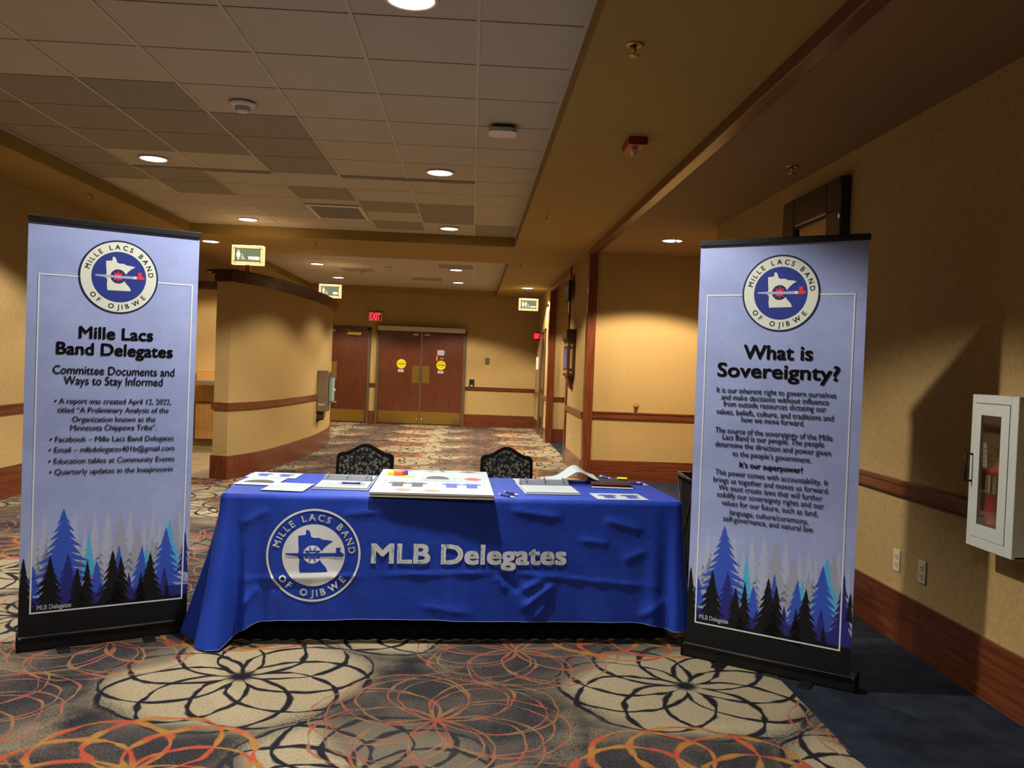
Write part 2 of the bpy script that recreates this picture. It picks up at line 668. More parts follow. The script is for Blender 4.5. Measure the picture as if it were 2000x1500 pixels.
M['carpet'] = carpet()
M['navy'] = navy_carpet()
M['stone'] = stone_tile()
XL, XR, YB, YF = -4.37, 2.41, -4.5, 19.7
NAVY_X = 1.525
mb = MB()
mb.quad((XL - .2, YB, 0), (NAVY_X, YB, 0), (NAVY_X, 10.1, 0), (XL - .2, 10.1, 0), 0)
mb.quad((-3.0, 10.1, 0), (NAVY_X, 10.1, 0), (NAVY_X, YF + .2, 0), (-3.0, YF + .2, 0), 0)
mb.quad((XL - .2, 10.1, 0), (-3.0, 10.1, 0), (-3.0, YF + .2, 0), (XL - .2, YF + .2, 0), 2)
mb.quad((NAVY_X, YB, 0), (4.2, YB, 0), (4.2, YF + .2, 0), (NAVY_X, YF + .2, 0), 1)
struct(mb.build('floor', ['carpet', 'navy', 'stone']))

# ------------------------------------------------------------------ ceiling: tiles in two coffers, painted soffits around them
ZC, ZS, ZA = 3.092, 2.97, 2.915
T = 0.6096
GX, GY = -0.027, 4.1656
X0C, X1C = -3.63, 0.5
Y_H0, Y_H1 = 11.15, 12.98
dark_tiles = {(-3, 3), (-4, 3), (-5, 3), (-4, 2), (-5, 2), (-6, 2), (-5, 4), (-6, 3), (-3, 4), (-3, 5), (-4, 4), (-6, 4), (-3, 7), (-2, 8), (-1, 8), (-1, 9), (-2, 10), (0, 10), (0, 11), (-5, 6), (-6, 5), (-6, 6), (-5, 7), (-1, 17), (-2, 21), (0, 15), (-4, 19)}


def tiles(y0, y1, name):
    b = MB()
    b.quad((X0C, y0, ZC + .012), (X0C, y1, ZC + .012), (X1C, y1, ZC + .012), (X1C, y0, ZC + .012), 2)
    j0 = math.floor((y0 - GY) / T)
    j1 = math.ceil((y1 - GY) / T)
    for j in range(j0, j1):
        for i in range(-6, 1):
            xa, xb = max(X0C, GX + i * T), min(X1C, GX + (i + 1) * T)
            ya, yb = max(y0, GY + j * T) + .0065, min(y1, GY + (j + 1) * T) - .0065
            if xb - xa < .02 or yb - ya < .02:
                continue
            k = 1 if (i, j) in dark_tiles else 0
            b.box(xa + .003, xb - .003, ya, yb, ZC, ZC + .01, k)
    for i in range(-5, 1):
        x = GX + i * T
        b.box(x - .009, x + .009, y0, y1, ZC - .004, ZC + .004, 3)
    b.box(X1C - .02, X1C, y0, y1, ZC - .003, ZC + .004, 3)
    b.box(X0C, X0C + .02, y0, y1, ZC - .003, ZC + .004, 3)
    return struct(b.build(name, ['tile', 'tile_dark', 'gap', 'tbar']))


tiles(YB, Y_H0, 'ceiling')
tiles(Y_H1, 19.42, 'ceiling.001')
s = MB()
s.box(X1C, 1.47, YB, YF + .1, ZS, ZC + .1)                       # right soffit
s.box(XL - .1, X0C, YB, YF + .1, ZS, ZC + .1)                    # left soffit
s.box(X0C, X1C, Y_H0, Y_H1, ZS, ZC + .1)                         # cross header
s.box(X0C, X1C, 19.42, YF + .1, ZS, ZC + .1)
s.box(1.56, 4.2, YB, YF + .1, ZA, ZC + .1, 2)                       # low ceiling of the side bay
for yj in (5.53, 11.32, 14.65):                                  # hairline board joints
    s.box(X1C + .001, 1.46, yj, yj + .004, ZS - .0006, ZS, 1)
s.box(1.55, 2.4, 6.05, 6.054, ZA - .0006, ZA, 1)
struct(s.build('ceiling_soffit', ['soffit', 'bronze', 'soffit_low']))

# ------------------------------------------------------------------ walls
def wall_box(name, *a, m='wallpaper'):
    return struct(MB().box(*a).build(name, m))


wall_box('wall_left', XL - .12, XL, YB, YF, 0, ZS)
wall_box('wall_right', XR, XR + .12, YB, 8.54, 0, ZA)
wall_box('wall_far', XL - .12, 1.75, YF, YF + .12, 0, ZC)
wall_box('wall_rear', XL - .12, 4.2, YB - .12, YB, 0, ZC)
wall_box('wall_alcove_side', 3.6, 3.72, 8.4, 11.2, 0, ZA)
wall_box('wall_alcove_return', 2.53, 3.72, 8.42, 8.54, 0, ZA)
wall_box('wall_alcove_back', 1.57, 3.72, 11.0, 11.1, 0, ZA)
b = MB()
b.box(1.47, 1.57, 11.1, 13.0, 0, ZS)
b.box(1.47, 1.57, 16.36, YF, 0, ZS)
struct(b.build('wall_corridor_right', 'wallpaper'))
b = MB()
b.box(1.57, 2.9, 16.3, 16.4, 0, ZA)
b.box(2.8, 2.9, 11.1, 16.3, 0, ZA)
struct(b.build('wall_recess', 'wallpaper'))
wall_box('wall_restroom', XL, -3.1, 13.2, 13.3, 0, 2.42)

# curved partition
CW = [(-2.78, 10.03), (-2.665, 10.33), (-2.575, 10.65), (-2.505, 11.1), (-2.45, 11.7), (-2.395, 12.4), (-2.36, 13.1), (-2.36, 13.8), (-2.38, 14.4), (-2.43, 15.0), (-2.53, 15.7), (-2.66, 16.4), (-2.82, 17.0)]


def smooth_path(pts, k=4):
    out = []
    n = len(pts)
    for i in range(n - 1):
        p0, p1, p2, p3 = (Vector(pts[max(i - 1, 0)]), Vector(pts[i]), Vector(pts[i + 1]), Vector(pts[min(i + 2, n - 1)]))
        for j in range(k):
            t = j / k
            out.append(0.5 * ((2 * p1) + (p2 - p0) * t + (2 * p0 - 5 * p1 + 4 * p2 - p3) * t * t + (3 * p1 - p0 - 3 * p2 + p3) * t ** 3))
    out.append(Vector(pts[-1]))
    return out


CWS = smooth_path(CW)


def offset_path(path, d):
    out = []
    for i, p in enumerate(path):
        t = (path[min(i + 1, len(path) - 1)] - path[max(i - 1, 0)]).normalized()
        out.append(p + Vector((t.y, -t.x)) * d)
    return out


def curved(d_out, d_in, z0, z1, e0=0.0, e1=0.0):
    """slab following the curved partition between two offsets, lengthened at its ends"""
    b = MB()
    a, c = offset_path(CWS, d_out), offset_path(CWS, d_in)
    t0 = (CWS[0] - CWS[1]).normalized()
    a[0] = a[0] + t0 * e0
    c[0] = c[0] + t0 * e0
    n = len(a)
    vs = [(p.x, p.y, z) for p in a for z in (z0, z1)] + [(p.x, p.y, z) for p in c for z in (z0, z1)]
    o = 2 * n
    fs = []
    for i in range(n - 1):
        fs.append((2 * i, 2 * i + 2, 2 * i + 3, 2 * i + 1))
        fs.append((o + 2 * i, o + 2 * i + 1, o + 2 * i + 3, o + 2 * i + 2))
        fs.append((2 * i + 1, 2 * i + 3, o + 2 * i + 3, o + 2 * i + 1))
        fs.append((2 * i, o + 2 * i, o + 2 * i + 2, 2 * i + 2))
    fs.append((0, 1, o + 1, o))
    fs.append((2 * n - 2, o + 2 * n - 2, o + 2 * n - 1, 2 * n - 1))
    b.add(vs, fs)
    return b


struct(fixn(curved(0, -.20, 0, 2.28).build('wall_curved', 'wallpaper')))
struct(fixn(curved(.018, -.218, 0, .27, .018).build('baseboard_curved', 'wood')))
b = curved(.02, -.22, .80, .885, .02)
struct(fixn(b.build('trim_1', 'wood_y')))
b = curved(.022, -.222, 2.28, 2.385, .022)
b2 = curved(.085, -.285, 2.385, 2.415, .085)
b.add(b2.v, b2.f)
b2 = curved(.05, -.25, 2.362, 2.386, .05)
b.add(b2.v, b2.f)
struct(fixn(b.build('trim_2', 'wood_dark')))

# baseboards and chair rails
BH = 0.28


def base(name, *a, m='wood_y'):
    return struct(MB().box(*a).build(name, m))


base('baseboard_left', XL, XL + .018, YB, YF, 0, BH + .02)
base('baseboard_right', XR - .018, XR, YB, 8.54, 0, BH)
base('baseboard_alcove', 1.57, 3.6, 10.982, 11.0, 0, .265, m='wood_x')
b = MB()
b.box(1.452, 1.47, 11.1, 13.0, 0, .24)
b.box(1.452, 1.47, 16.36, 17.12, 0, .24)
b.box(1.452, 1.47, 18.3, YF, 0, .26)
b.box(1.57, 2.8, 16.282, 16.3, 0, .26)
struct(b.build('baseboard_corridor', 'wood_y'))
b = MB()
b.box(-2.30, -2.18, YF - .018, YF, 0, .28)
b.box(-.13, 1.47, YF - .018, YF, 0, .28)
struct(b.build('baseboard_far', 'wood_x'))


def rail_prof(d=0.03, z0=.805, z1=.895):
    return [(0, z0), (d * .6, z0), (d * .75, z0 + .012), (d * .75, z1 - .03), (d, z1 - .02), (d, z1 - .004), (d * .8, z1), (0, z1)]


def rail_y(name, x, sgn, y0, y1, m='wood_y', z0=.805, z1=.895):
    b = MB()
    b.prism([(x + sgn * p, z) for p, z in rail_prof(z0=z0, z1=z1)], y0, y1, 'y')
    return struct(fixn(b.build(name, m)))


rail_y('trim_3', XL, 1, YB, YF)
rail_y('trim_4', XR, -1, YB, 8.54)
b = MB()
for (y0, y1) in ((11.1, 13.0), (16.36, 17.12), (18.3, YF)):
    b.prism([(1.47 - p, z) for p, z in rail_prof(z0=.785, z1=.87)], y0, y1, 'y')
b.prism([(16.3 - p, z) for p, z in rail_prof(z0=.785, z1=.87)], 1.57, 2.8, 'x')
struct(fixn(b.build('trim_5', 'wood_y')))
b = MB()
b.prism([(11.0 - p, z) for p, z in rail_prof(z0=.80, z1=.895)], 1.57, 3.6, 'x')
struct(fixn(b.build('trim_6', 'wood_x')))
b = MB()
for (x0, x1) in ((-2.30, -2.18), (-.13, 1.47)):
    b.prism([(YF - p, z) for p, z in rail_prof(z0=.83, z1=.912)], x0, x1, 'x')
struct(fixn(b.build('trim_7', 'wood_x')))
b = MB()
b.box(XL, -3.08, 13.15, 13.35, 2.41, 2.50)
b.box(XL, -3.06, 13.12, 13.38, 2.50, 2.53)
struct(b.build('trim_8', 'wood_dark'))
# wood posts and beams framing the side bay and the recess
b = MB()
b.box(1.46, 1.57, 10.95, 11.12, 0, ZS)
struct(bevel(b.build('trim_9', 'wood'), .006))
b = MB()
b.box(1.46, 1.55, YB, 10.95, 2.895, ZS + .01)
struct(bevel(b.build('trim_10', 'wood_y'), .006))
b = MB()
b.box(1.445, 1.575, 16.24, 16.36, 0, 2.87)
b.box(1.445, 1.575, 13.0, 13.12, 0, 2.87)
b.box(1.445, 1.575, 13.0, 16.36, 2.86, ZS)
struct(bevel(b.build('trim_11', 'wood'), .006))


# ------------------------------------------------------------------ doors at the far wall
def mono(name, col, **k):
    if name not in M:
        M[name] = mat(name, col, vary=k.pop('vary', 0.03), **k)
    return name


mono('sticker_yellow', (238, 214, 30), rough=0.5)
mono('sticker_black', (25, 25, 20), rough=0.5)
mono('sticker_grey', (205, 200, 205), rough=0.5)
mono('sticker_blue', (60, 70, 110), rough=0.5)
mono('sticker_orange', (220, 140, 90), rough=0.5)


def door_root(name, label):
    o = bpy.data.objects.new(name, None)
    C.objects.link(o)
    o['kind'] = 'structure'
    o['label'] = label
    o['category'] = 'door'
    return o


d = door_root('door_1', 'double brown veneer doors in the far wall with brass kick plates and yellow discs')
d.location = (-1.15, YF, 0)
b = MB()
b.box(-1.02, -.955, -.05, .02, 0, 2.17)
b.box(.955, 1.02, -.05, .02, 0, 2.17)
b.box(-1.02, 1.02, -.05, .02, 2.11, 2.17)
bevel(b.build('door_frame', 'bronze', d), .004)
b = MB().box(-.99, .99, -.17, -.05, 2.12, 2.225)
bevel(b.build('operator_housing', 'offwhite', d), .006)['label'] = 'long beige automatic opener housing'


def fixed_fn(y, x0=0.0, z0=0.0):
    return lambda u, v, l: (x0 + u, y - l, z0 + v)


for sgn, nm in ((-1, 'l'), (1, 'r')):
    x0, x1 = (-.95, -.008) if sgn < 0 else (.008, .95)
    lf = MB().box(x0, x1, -.035, .01, .012, 2.105).build('door_leaf', 'wood_door', d)
    b = MB().box(x0 + .015, x1 - .015, -.0385, -.035, .03, .30)
    b.build('kick_plate', 'brass', lf)
    xp = -.20 if sgn < 0 else .03
    b = MB().box(xp, xp + .17, -.0385, -.035, .95, 1.34)
    b.build('push_plate', 'brass', lf)
    b = MB().box(*((-.20, -.08) if sgn < 0 else (.06, .18)), -.05, -.035, 2.03, 2.075)
    b.build('door_latch', 'steel', lf)
    b = MB().tube([(sgn * .05, -.05, .02), (sgn * .05, -.05, .16)], .008)
    b.box(sgn * .05 - .012, sgn * .05 + .012, -.055, -.035, .13, .17)
    b.build('floor_bolt', 'brass', lf)
    mats = []
    mbp = MB()
    P = Print(mbp, fixed_fn(-.036), mats, 0.0015)
    cx, cz = (-.445, 1.375) if sgn < 0 else (.455, 1.375)
    P.layer()
    P.disc(cx, cz, .105, 'sticker_yellow', 32)
    P.layer()
    P.text('AUTOMATIC', cx, cz + .045, .022, 'sticker_black', width=.11, align='c')
    P.text('CAUTION', cx, cz - .018, .036, 'sticker_black', width=.17, align='c', bold=.03)
    P.text('DOOR', cx, cz - .065, .022, 'sticker_black', width=.07, align='c')
    mbp.build('caution_sticker', mats, lf)
    mats = []
    mbp = MB()
    P = Print(mbp, fixed_fn(-.036), mats, 0.0015)
    P.layer()
    P.rect(cx - .07, cx + .055, cz - .185, cz - .125, 'sticker_grey')
    P.layer()
    P.rect(cx - .045, cx + .03, cz - .162, cz - .148, 'sticker_blue')
    mbp.build('label_sticker', mats, lf)
    if sgn > 0:
        mats = []
        mbp = MB()
        P = Print(mbp, fixed_fn(-.036), mats, 0.0015)
        P.layer()
        P.rect(cx - .09, cx + .06, cz + .23, cz + .34, 'sticker_grey')
        P.rect(cx + .06, cx + .11, cz + .26, cz + .33, 'sticker_blue')
        P.rect(cx - .115, cx - .085, cz + .10, cz + .21, 'sticker_orange')
        P.rect(cx - .03, cx + .06, cz + .145, cz + .165, 'sticker_orange')
        P.layer()
        for q in range(3):
            P.rect(cx - .075, cx + .045, cz + .255 + q * .024, cz + .262 + q * .024, 'sticker_blue')
        mbp.build('notice_sticker', mats, lf)
b = MB().box(-.012, .012, -.06, -.02, 0, 2.11)
bevel(b.build('centre_post', 'chrome', d), .003)

d = door_root('door_2', 'single brown veneer door in the far wall beside the curved partition')
d.location = (-2.80, YF, 0)
b = MB()
b.box(.43, .49, -.05, .02, 0, 2.17)
b.box(-.49, -.43, -.05, .02, 0, 2.17)
b.box(-.49, .49, -.05, .02, 2.11, 2.17)
bevel(b.build('door_frame', 'bronze', d), .004)
lf = MB().box(-.428, .428, -.035, .01, .012, 2.105).build('door_leaf', 'wood_door', d)
MB().box(-.40, .40, -.0385, -.035, .03, .30).build('kick_plate', 'brass', lf)
MB().box(-.42, -.25, -.0385, -.035, .95, 1.37).build('push_plate', 'brass', lf)
b = MB().box(-.03, .29, -.09, -.035, 1.985, 2.055)
b.tube([(.10, -.07, 2.06), (.0, -.16, 2.10), (-.22, -.06, 2.11)], .011)
bevel(b.build('door_closer', 'brass', lf), .004)
MB().box(-.42, -.29, -.05, -.035, 2.05, 2.09).build('door_latch', 'steel', lf)

d = door_root('door_3', 'dark door in a bronze casing on the right corridor wall')
d.location = (1.47, 17.7, 0)
b = MB()
b.box(-.03, .02, -.56, -.50, 0, 2.2)
b.box(-.03, .02, .50, .58, 0, 2.2)
b.box(-.03, .02, -.56, .58, 2.14, 2.2)
bevel(b.build('door_frame', 'bronze', d), .004)
MB().box(-.006, .012, -.50, .50, .012, 2.14).build('door_leaf', 'wood_dark', d)


# ------------------------------------------------------------------ recessed lights
def downlight(x, y, z, label, size=0.105, power=1.0, group='recessed ceiling lights', col=None):
    r = thing('recessed_light', label, 'ceiling light', (x, y, z), 0, group)
    b = MB().lathe([(size + .022, 0), (size + .020, -.006), (size + .004, -.009), (size, -.004), (size - .002, .0)], 32)
    b.build('trim_ring', 'white', r)
    b = MB().lathe([(.001, -.006), (size * .7, -.0065), (size - .002, -.005), (size - .001, -.001)], 32)
    b.build('lens', 'lamp', r)
    L = bpy.data.lights.new('downlight_lamp', 'SPOT')
    L.energy = SPOT_W * power
    L.color = col or SPOT_COL
    L.spot_size = SPOT_ANGLE
    L.spot_blend = SPOT_BLEND
    L.shadow_soft_size = 0.055
    lo = bpy.data.objects.new('downlight_lamp', L)
    C.objects.link(lo)
    lo.parent = r
    lo.location = (0, 0, -.02)
    return r


rows = [(3.95, 'nearest the camera, cut by the top edge'), (7.5, 'beside a slot vent, nearer'), (10.6, 'just before the cross header'), (12.93, 'just past the cross header'), (15.27, 'second past the cross header'), (17.66, 'nearest the far wall')]
for x, sd in ((-.335, 'right'), (-2.77, 'left')):
    for y, ds in rows:
                downlight(x, 13.02 if y == 12.93 else y, ZC - .004, 'bright round recessed light in the %s row, %s' % (sd, ds), col=SPOT_WARM if y > 10 else SPOT_COL)
    for y in (0.5, -2.6):
        downlight(x, y, ZC - .004, 'bright round recessed light in the %s row, behind the viewpoint' % sd, power=.35)
downlight(2.2, 9.6, ZA - .001, 'round recessed light in the low ceiling of the side bay', power=1.4, col=(1.0, 0.82, 0.58))
downlight(1.04, 16.9, ZS - .001, 'round recessed light in the right soffit near the restroom sign', power=.8, col=SPOT_WARM)
downlight(2.15, 14.7, ZA - .001, 'round recessed light inside the wood-framed recess', power=.7, col=SPOT_WARM)
downlight(-3.6, 11.9, ZS - .001, 'round recessed light in the left soffit behind the curved partition', power=.35, col=SPOT_WARM)


# ------------------------------------------------------------------ ceiling fittings
def sprinkler(x, y, z, label):
    r = thing('fire_sprinkler', label, 'sprinkler', (x, y, z), 0, 'ceiling sprinklers')
    b = MB().lathe([(.044, 0), (.042, -.006), (.028, -.012), (.018, -.004), (.018, -.001)], 20)
    b.build('escutcheon', 'brass', r)
    b = MB().lathe([(.012, 0), (.012, -.03), (.006, -.034), (.006, -.05), (.026, -.052), (.026, -.055), (.003, -.057)], 14)
    b.build('sprinkler_head', 'brass', r)
    return r


for (x, y, z, l) in ((.705, 4.03, ZS, 'brass fire sprinkler in the right soffit nearest the camera'),
                     (.70, 8.67, ZS, 'brass fire sprinkler in the right soffit past the red alarm'),
                     (.68, 13.0, ZS, 'brass fire sprinkler in the right soffit farther down the corridor'),
                     (2.19, 5.95, ZA, 'brass fire sprinkler in the low ceiling above the black mirror'),
                     (2.18, 9.35, ZA, 'brass fire sprinkler beside the side bay light'),
                     (-3.80, 8.72, ZS, 'brass fire sprinkler in the left soffit above the left banner'),
                     (-2.11, 11.5, ZS, 'brass fire sprinkler under the cross header'),
                     (-2.1, 16.2, ZC - .002, 'brass fire sprinkler among the far ceiling tiles')):
    sprinkler(x, y, z, l)

mono('alarm_red', (150, 28, 30), rough=0.4)
r = thing('fire_alarm_strobe', 'red fire alarm with a clear strobe on the right soffit', 'alarm', (1.03, 5.72, ZS))
b = MB().rbox(-.062, .062, -.13, .13, -.055, 0, .012, 'y')
b.v = [(x, y, z) for x, y, z in b.v]
fixn(b.build('housing', 'alarm_red', r))
mono('strobe_lens', (225, 205, 170), rough=0.15, spec=0.6)
MB().prism([(-.02, -.055), (.02, -.055), (.028, -.075), (-.006, -.095)], -.02, .06, 'y').build('strobe_lens', 'strobe_lens', r)


def smoke(x, y, label):
    r = thing('smoke_detector', label, 'smoke detector', (x, y, ZC - .003), 0, 'ceiling smoke detectors')
    MB().lathe([(.085, 0), (.085, -.014), (.075, -.022), (.052, -.03), (.05, -.03)], 28).build('base', 'white', r)
    b = MB().lathe([(.052, -.028), (.046, -.045), (.036, -.058), (.034, -.062), (.02, -.064)], 24)
    b.build('sensor_cap', 'white', r)
    mono('vent_dark', (60, 58, 54), rough=0.6)
    MB().lathe([(.0455, -.046), (.0435, -.050), (.044, -.051), (.046, -.047)], 24).build('vent_ring', 'vent_dark', r)
    return r


smoke(-1.553, 5.72, 'white smoke detector on the ceiling tiles, nearer the camera')
smoke(-1.557, 15.45, 'white smoke detector on the far ceiling tiles past the header')

r = thing('wireless_access_point', 'white rounded square wireless access point under the ceiling tiles', 'access point', (.153, 5.98, ZC - .004))
b = MB().rbox(-.095, .095, -.095, .095, -.05, -.022, .05, 'z', n=6)
bevel(fixn(b.build('cover', 'white', r)), .008)
mono('bracket_grey', (88, 86, 82), rough=0.5)
fixn(MB().rbox(-.075, .075, -.075, .075, -.022, 0, .03, 'z').build('mount', 'bracket_grey', r))

for (xa, xb, y, l) in ((-3.062, -1.86, 7.843, 'long slot air diffuser in the ceiling, left one of two'), (-1.24, -.03, 7.858, 'long slot air diffuser in the ceiling, right one of two')):
    r = thing('slot_diffuser', l, 'air vent', ((xa + xb) / 2, y, ZC - .002), 0, 'slot air diffusers')
    h = (xb - xa) / 2
    b = MB().box(-h, h, -.030, -.018, -.012, .004).box(-h, h, .018, .030, -.012, .004).box(-h, -h + .01, -.03, .03, -.01, .004).box(h - .01, h, -.03, .03, -.01, .004)
    b.build('frame', 'tbar', r)
    MB().box(-h, h, -.018, .018, -.003, .004).build('slot', 'gap', r)
    MB().box(-h, h, -.003, .003, -.009, -.002).build('divider_blade', 'black', r)

r = thing('return_air_grille', 'square return air grille with a white frame among ceiling tiles', 'air vent', (-1.55, 9.76, ZC - .004))
b = MB()
for a in ((-.30, .30, -.44, -.36), (-.30, .30, .40, .44), (-.30, -.26, -.36, .40), (.26, .30, -.36, .40)):
    b.box(a[0], a[1], a[2], a[3], -.014, .002)
bevel(b.build('frame', 'white', r), .003)
mono('grille_grey', (128, 124, 122), rough=0.6)
b = MB()
for k in range(36):
    y = -.35 + k * .021
    b.add(((-.26, y, -.004), (.26, y, -.004), (.26, y + .018, -.007), (-.26, y + .018, -.007)), ((0, 1, 2, 3),))
b.build('louvres', 'grille_grey', r)
MB().box(-.27, .27, -.37, .41, -.001, .001).build('filter_pad', 'grille_grey', r)


# ------------------------------------------------------------------ lit restroom signs and exit sign
mono('sign_glow', (250, 226, 176), emit=(255, 214, 150), estr=1.25)
mono('sign_face', (140, 152, 128), emit=(150, 162, 128), estr=0.62)
mono('sign_letter', (240, 240, 225), emit=(255, 248, 225), estr=1.1)
mono('sign_line', (110, 78, 48), rough=0.5)
mono('sign_wood', (190, 112, 58), rough=0.5)


def person_icon(P, x, z, h, m, dress):
    P.disc(x, z + h * .90, h * .09, m, 16)
    if dress:
        P.poly([(x - .13 * h, z + .78 * h), (x + .13 * h, z + .78 * h), (x + .24 * h, z + .48 * h), (x + .17 * h, z + .46 * h), (x + .12 * h, z + .60 * h), (x + .21 * h, z + .28 * h), (x + .08 * h, z + .28 * h), (x + .08 * h, z), (x - .08 * h, z), (x - .08 * h, z + .28 * h), (x - .21 * h, z + .28 * h), (x - .12 * h, z + .60 * h), (x - .17 * h, z + .46 * h), (x - .24 * h, z + .48 * h)], m)
    else:
        P.poly([(x - .16 * h, z + .78 * h), (x + .16 * h, z + .78 * h), (x + .20 * h, z + .42 * h), (x + .13 * h, z + .42 * h), (x + .10 * h, z + .66 * h), (x + .10 * h, z), (x + .01 * h, z), (x, z + .40 * h), (x - .01 * h, z), (x - .10 * h, z), (x - .10 * h, z + .66 * h), (x - .13 * h, z + .42 * h), (x - .20 * h, z + .42 * h)], m)


def wheel_icon(P, x, z, h, m):
    P.disc(x - .05 * h, z + .92 * h, .09 * h, m, 14)
    a0 = []
    for i in range(15):
        t = math.radians(110 + i * 18)
        a0.append((x + .26 * h * math.cos(t), z + .28 * h + .26 * h * math.sin(t)))
    a1 = [(x + (u - x) * .72, z + .28 * h + (v - z - .28 * h) * .72) for u, v in reversed(a0)]
    P.poly(a0 + a1, m)
    P.poly([(x - .09 * h, z + .80 * h), (x + .0 * h, z + .80 * h), (x + .02 * h, z + .46 * h), (x + .24 * h, z + .46 * h), (x + .36 * h, z + .14 * h), (x + .46 * h, z + .18 * h), (x + .44 * h, z + .08 * h), (x + .32 * h, z + .04 * h), (x + .20 * h, z + .36 * h), (x - .07 * h, z + .36 * h)], m)


def restroom_sign(loc, label, word, icons, bracket):
    r = thing('restroom_sign', label, 'sign', loc, 0, None)
    W, Hh = .19, .115
    b = MB().box(-W, W, -.035, .035, -Hh, Hh)
    bevel(b.build('light_box', 'sign_glow', r), .006)
    mats = []
    for yy, sg in ((-.0355, 1),):
        mbp = MB()
        P = Print(mbp, lambda u, v, l: (u, -.0355 - l, v), mats, 0.0012)
        P.layer()
        P.rect(-.145, .145, -.072, .075, 'sign_face')
        P.layer()
        for x in (-.147, .147):
            P.rect(x - .003, x + .003, -.105, .105, 'sign_line')
        for z in (-.074, .077):
            P.rect(-.178, .178, z - .003, z + .003, 'sign_line')
        P.layer()
        x = -.108
        for ic in icons:
            person_icon(P, x, -.055, .115, 'sign_letter', ic == 'w')
            x += .055
        wheel_icon(P, x - .005, -.055, .065, 'sign_letter')
        wv = .13 if len(icons) == 1 else .10
        if word == 'MEN':
            P.text(word, .055, -.052, .036, 'sign_letter', width=.075, bold=.035)
        else:
            P.text(word, .138 - wv, -.052, .036 if len(icons) == 1 else .022, 'sign_letter', width=wv, bold=.035)
        mbp.build('sign_panel', mats, r)
    if bracket == 'post':
        MB().box(-.028, .028, -.022, .022, -Hh - (loc[2] - Hh - 2.41), -Hh).build('post', 'sign_wood', r)
    else:
        MB().box(W, 1.468 - loc[0], -.012, .012, -.03, .03).build('bracket', 'bronze', r)
    return r


restroom_sign((-2.715, 10.46, 2.635), 'lit restroom sign reading WOMEN on a post above the curved partition', 'WOMEN', ['w'], 'post')
restroom_sign((-2.482, 15.0, 2.597), 'lit restroom sign reading MEN at the far end of the curved partition', 'MEN', ['m'], 'post')
restroom_sign((1.066, 16.8, 2.635), 'lit restroom sign with two figures projecting from the right corridor wall', 'RESTROOM', ['w', 'm'], 'wall')

mono('exit_red', (255, 60, 70), emit=(255, 50, 60), estr=2.2)
mono('exit_back', (70, 18, 20), rough=0.4)
r = thing('exit_sign', 'red lit EXIT sign on the far wall above the doors', 'sign', (-2.225, YF - .001, 2.42))
bevel(MB().box(-.165, .165, -.05, 0, -.105, .105).build('housing', 'offwhite', r), .005)
mats = []
mbp = MB()
P = Print(mbp, lambda u, v, l: (u, -.0505 - l, v), mats, 0.001)
P.layer()
P.rect(-.125, .125, -.085, .092, 'exit_back')
P.layer()
P.text('EXIT', 0, -.075, .155, 'exit_red', width=.225, align='c', bold=.03)
mbp.build('sign_face', mats, r)
r = thing('exit_sign', 'small red exit sign on the right corridor wall beside the dark door', 'sign', (1.469, 18.9, 2.1))
bevel(MB().box(-.12, 0, -.03, .03, -.10, .10).build('housing', 'alarm_red', r), .005)
mats = []
mbp = MB()
P = Print(mbp, lambda u, v, l: (u - .06, -.0305 - l, v), mats, 0.001)
P.layer()
P.text('EXIT', 0, -.05, .10, 'exit_red', width=.10, align='c', bold=.03)
mbp.build('sign_face', mats, r)
r = thing('wall_phone', 'small white fitting on the right corridor wall below the far exit sign', 'wall fitting', (1.469, 18.9, 1.5))
bevel(MB().box(-.05, 0, -.05, .05, -.14, .14).build('body', 'white', r), .012)
MB().lathe([(.02, -.07), (.03, -.06), (.03, -.045)], 14, (0, 0, .09), 'x').build('knob', 'brass', r)

# ------------------------------------------------------------------ wall fittings on the far wall
r = thing('thermostat', 'small grey wall plate on the far wall right of the doors', 'thermostat', (.352, YF - .0, 1.515))
bevel(MB().box(-.045, .045, -.02, 0, -.07, .07).build('plate', 'bronze', r), .004)
MB().box(-.025, .025, -.024, -.02, -.04, .04).build('screen', 'bracket_grey', r)
r = thing('card_reader', 'black card reader just above the chair rail right of the double doors', 'card reader', (.02, YF, 1.0))
bevel(MB().box(-.055, .055, -.04, 0, -.085, .085).build('body', 'black', r), .006)
MB().box(-.02, .02, -.043, -.04, -.075, -.05).build('button', 'white', r)
mono('orange_plastic', (222, 150, 110), rough=0.4)
MB().box(-.05, .05, -.038, -.002, .085, .105).build('cap', 'orange_plastic', r)

# brass bumper on the alcove wall
r = thing('door_bumper', 'round brass door bumper on the side bay wall above the rail', 'door stop', (2.14, 10.999, .975))
MB().lathe([(.034, 0), (.034, -.008), (.022, -.016), (.018, -.03)], 24, axis='y').build('rose', 'brass', r)
MB().lathe([(.020, -.028), (.026, -.04), (.022, -.052), (.004, -.056)], 20, axis='y').build('knob', 'brass', r)


def outlet(name, label, loc, facing, two=True):
    """plate on a wall whose normal is -x"""
    r = thing(name, label, 'outlet', loc, 0, None)
    bevel(MB().box(-.008, 0, -.037, .037, -.06, .06).build('plate', 'offwhite', r), .003)
    for z in (-.022, .022):
        s_ = MB().rbox(-.011, -.006, -.016, .016, z - .015, z + .015, .006, 'x')
        so = fixn(s_.build('socket', 'offwhite', r))
        MB().box(-.0118, -.0108, -.008, -.005, z - .006, z + .006).box(-.0118, -.0108, .005, .008, z - .006, z + .006).build('slot', 'black', so)
    return r


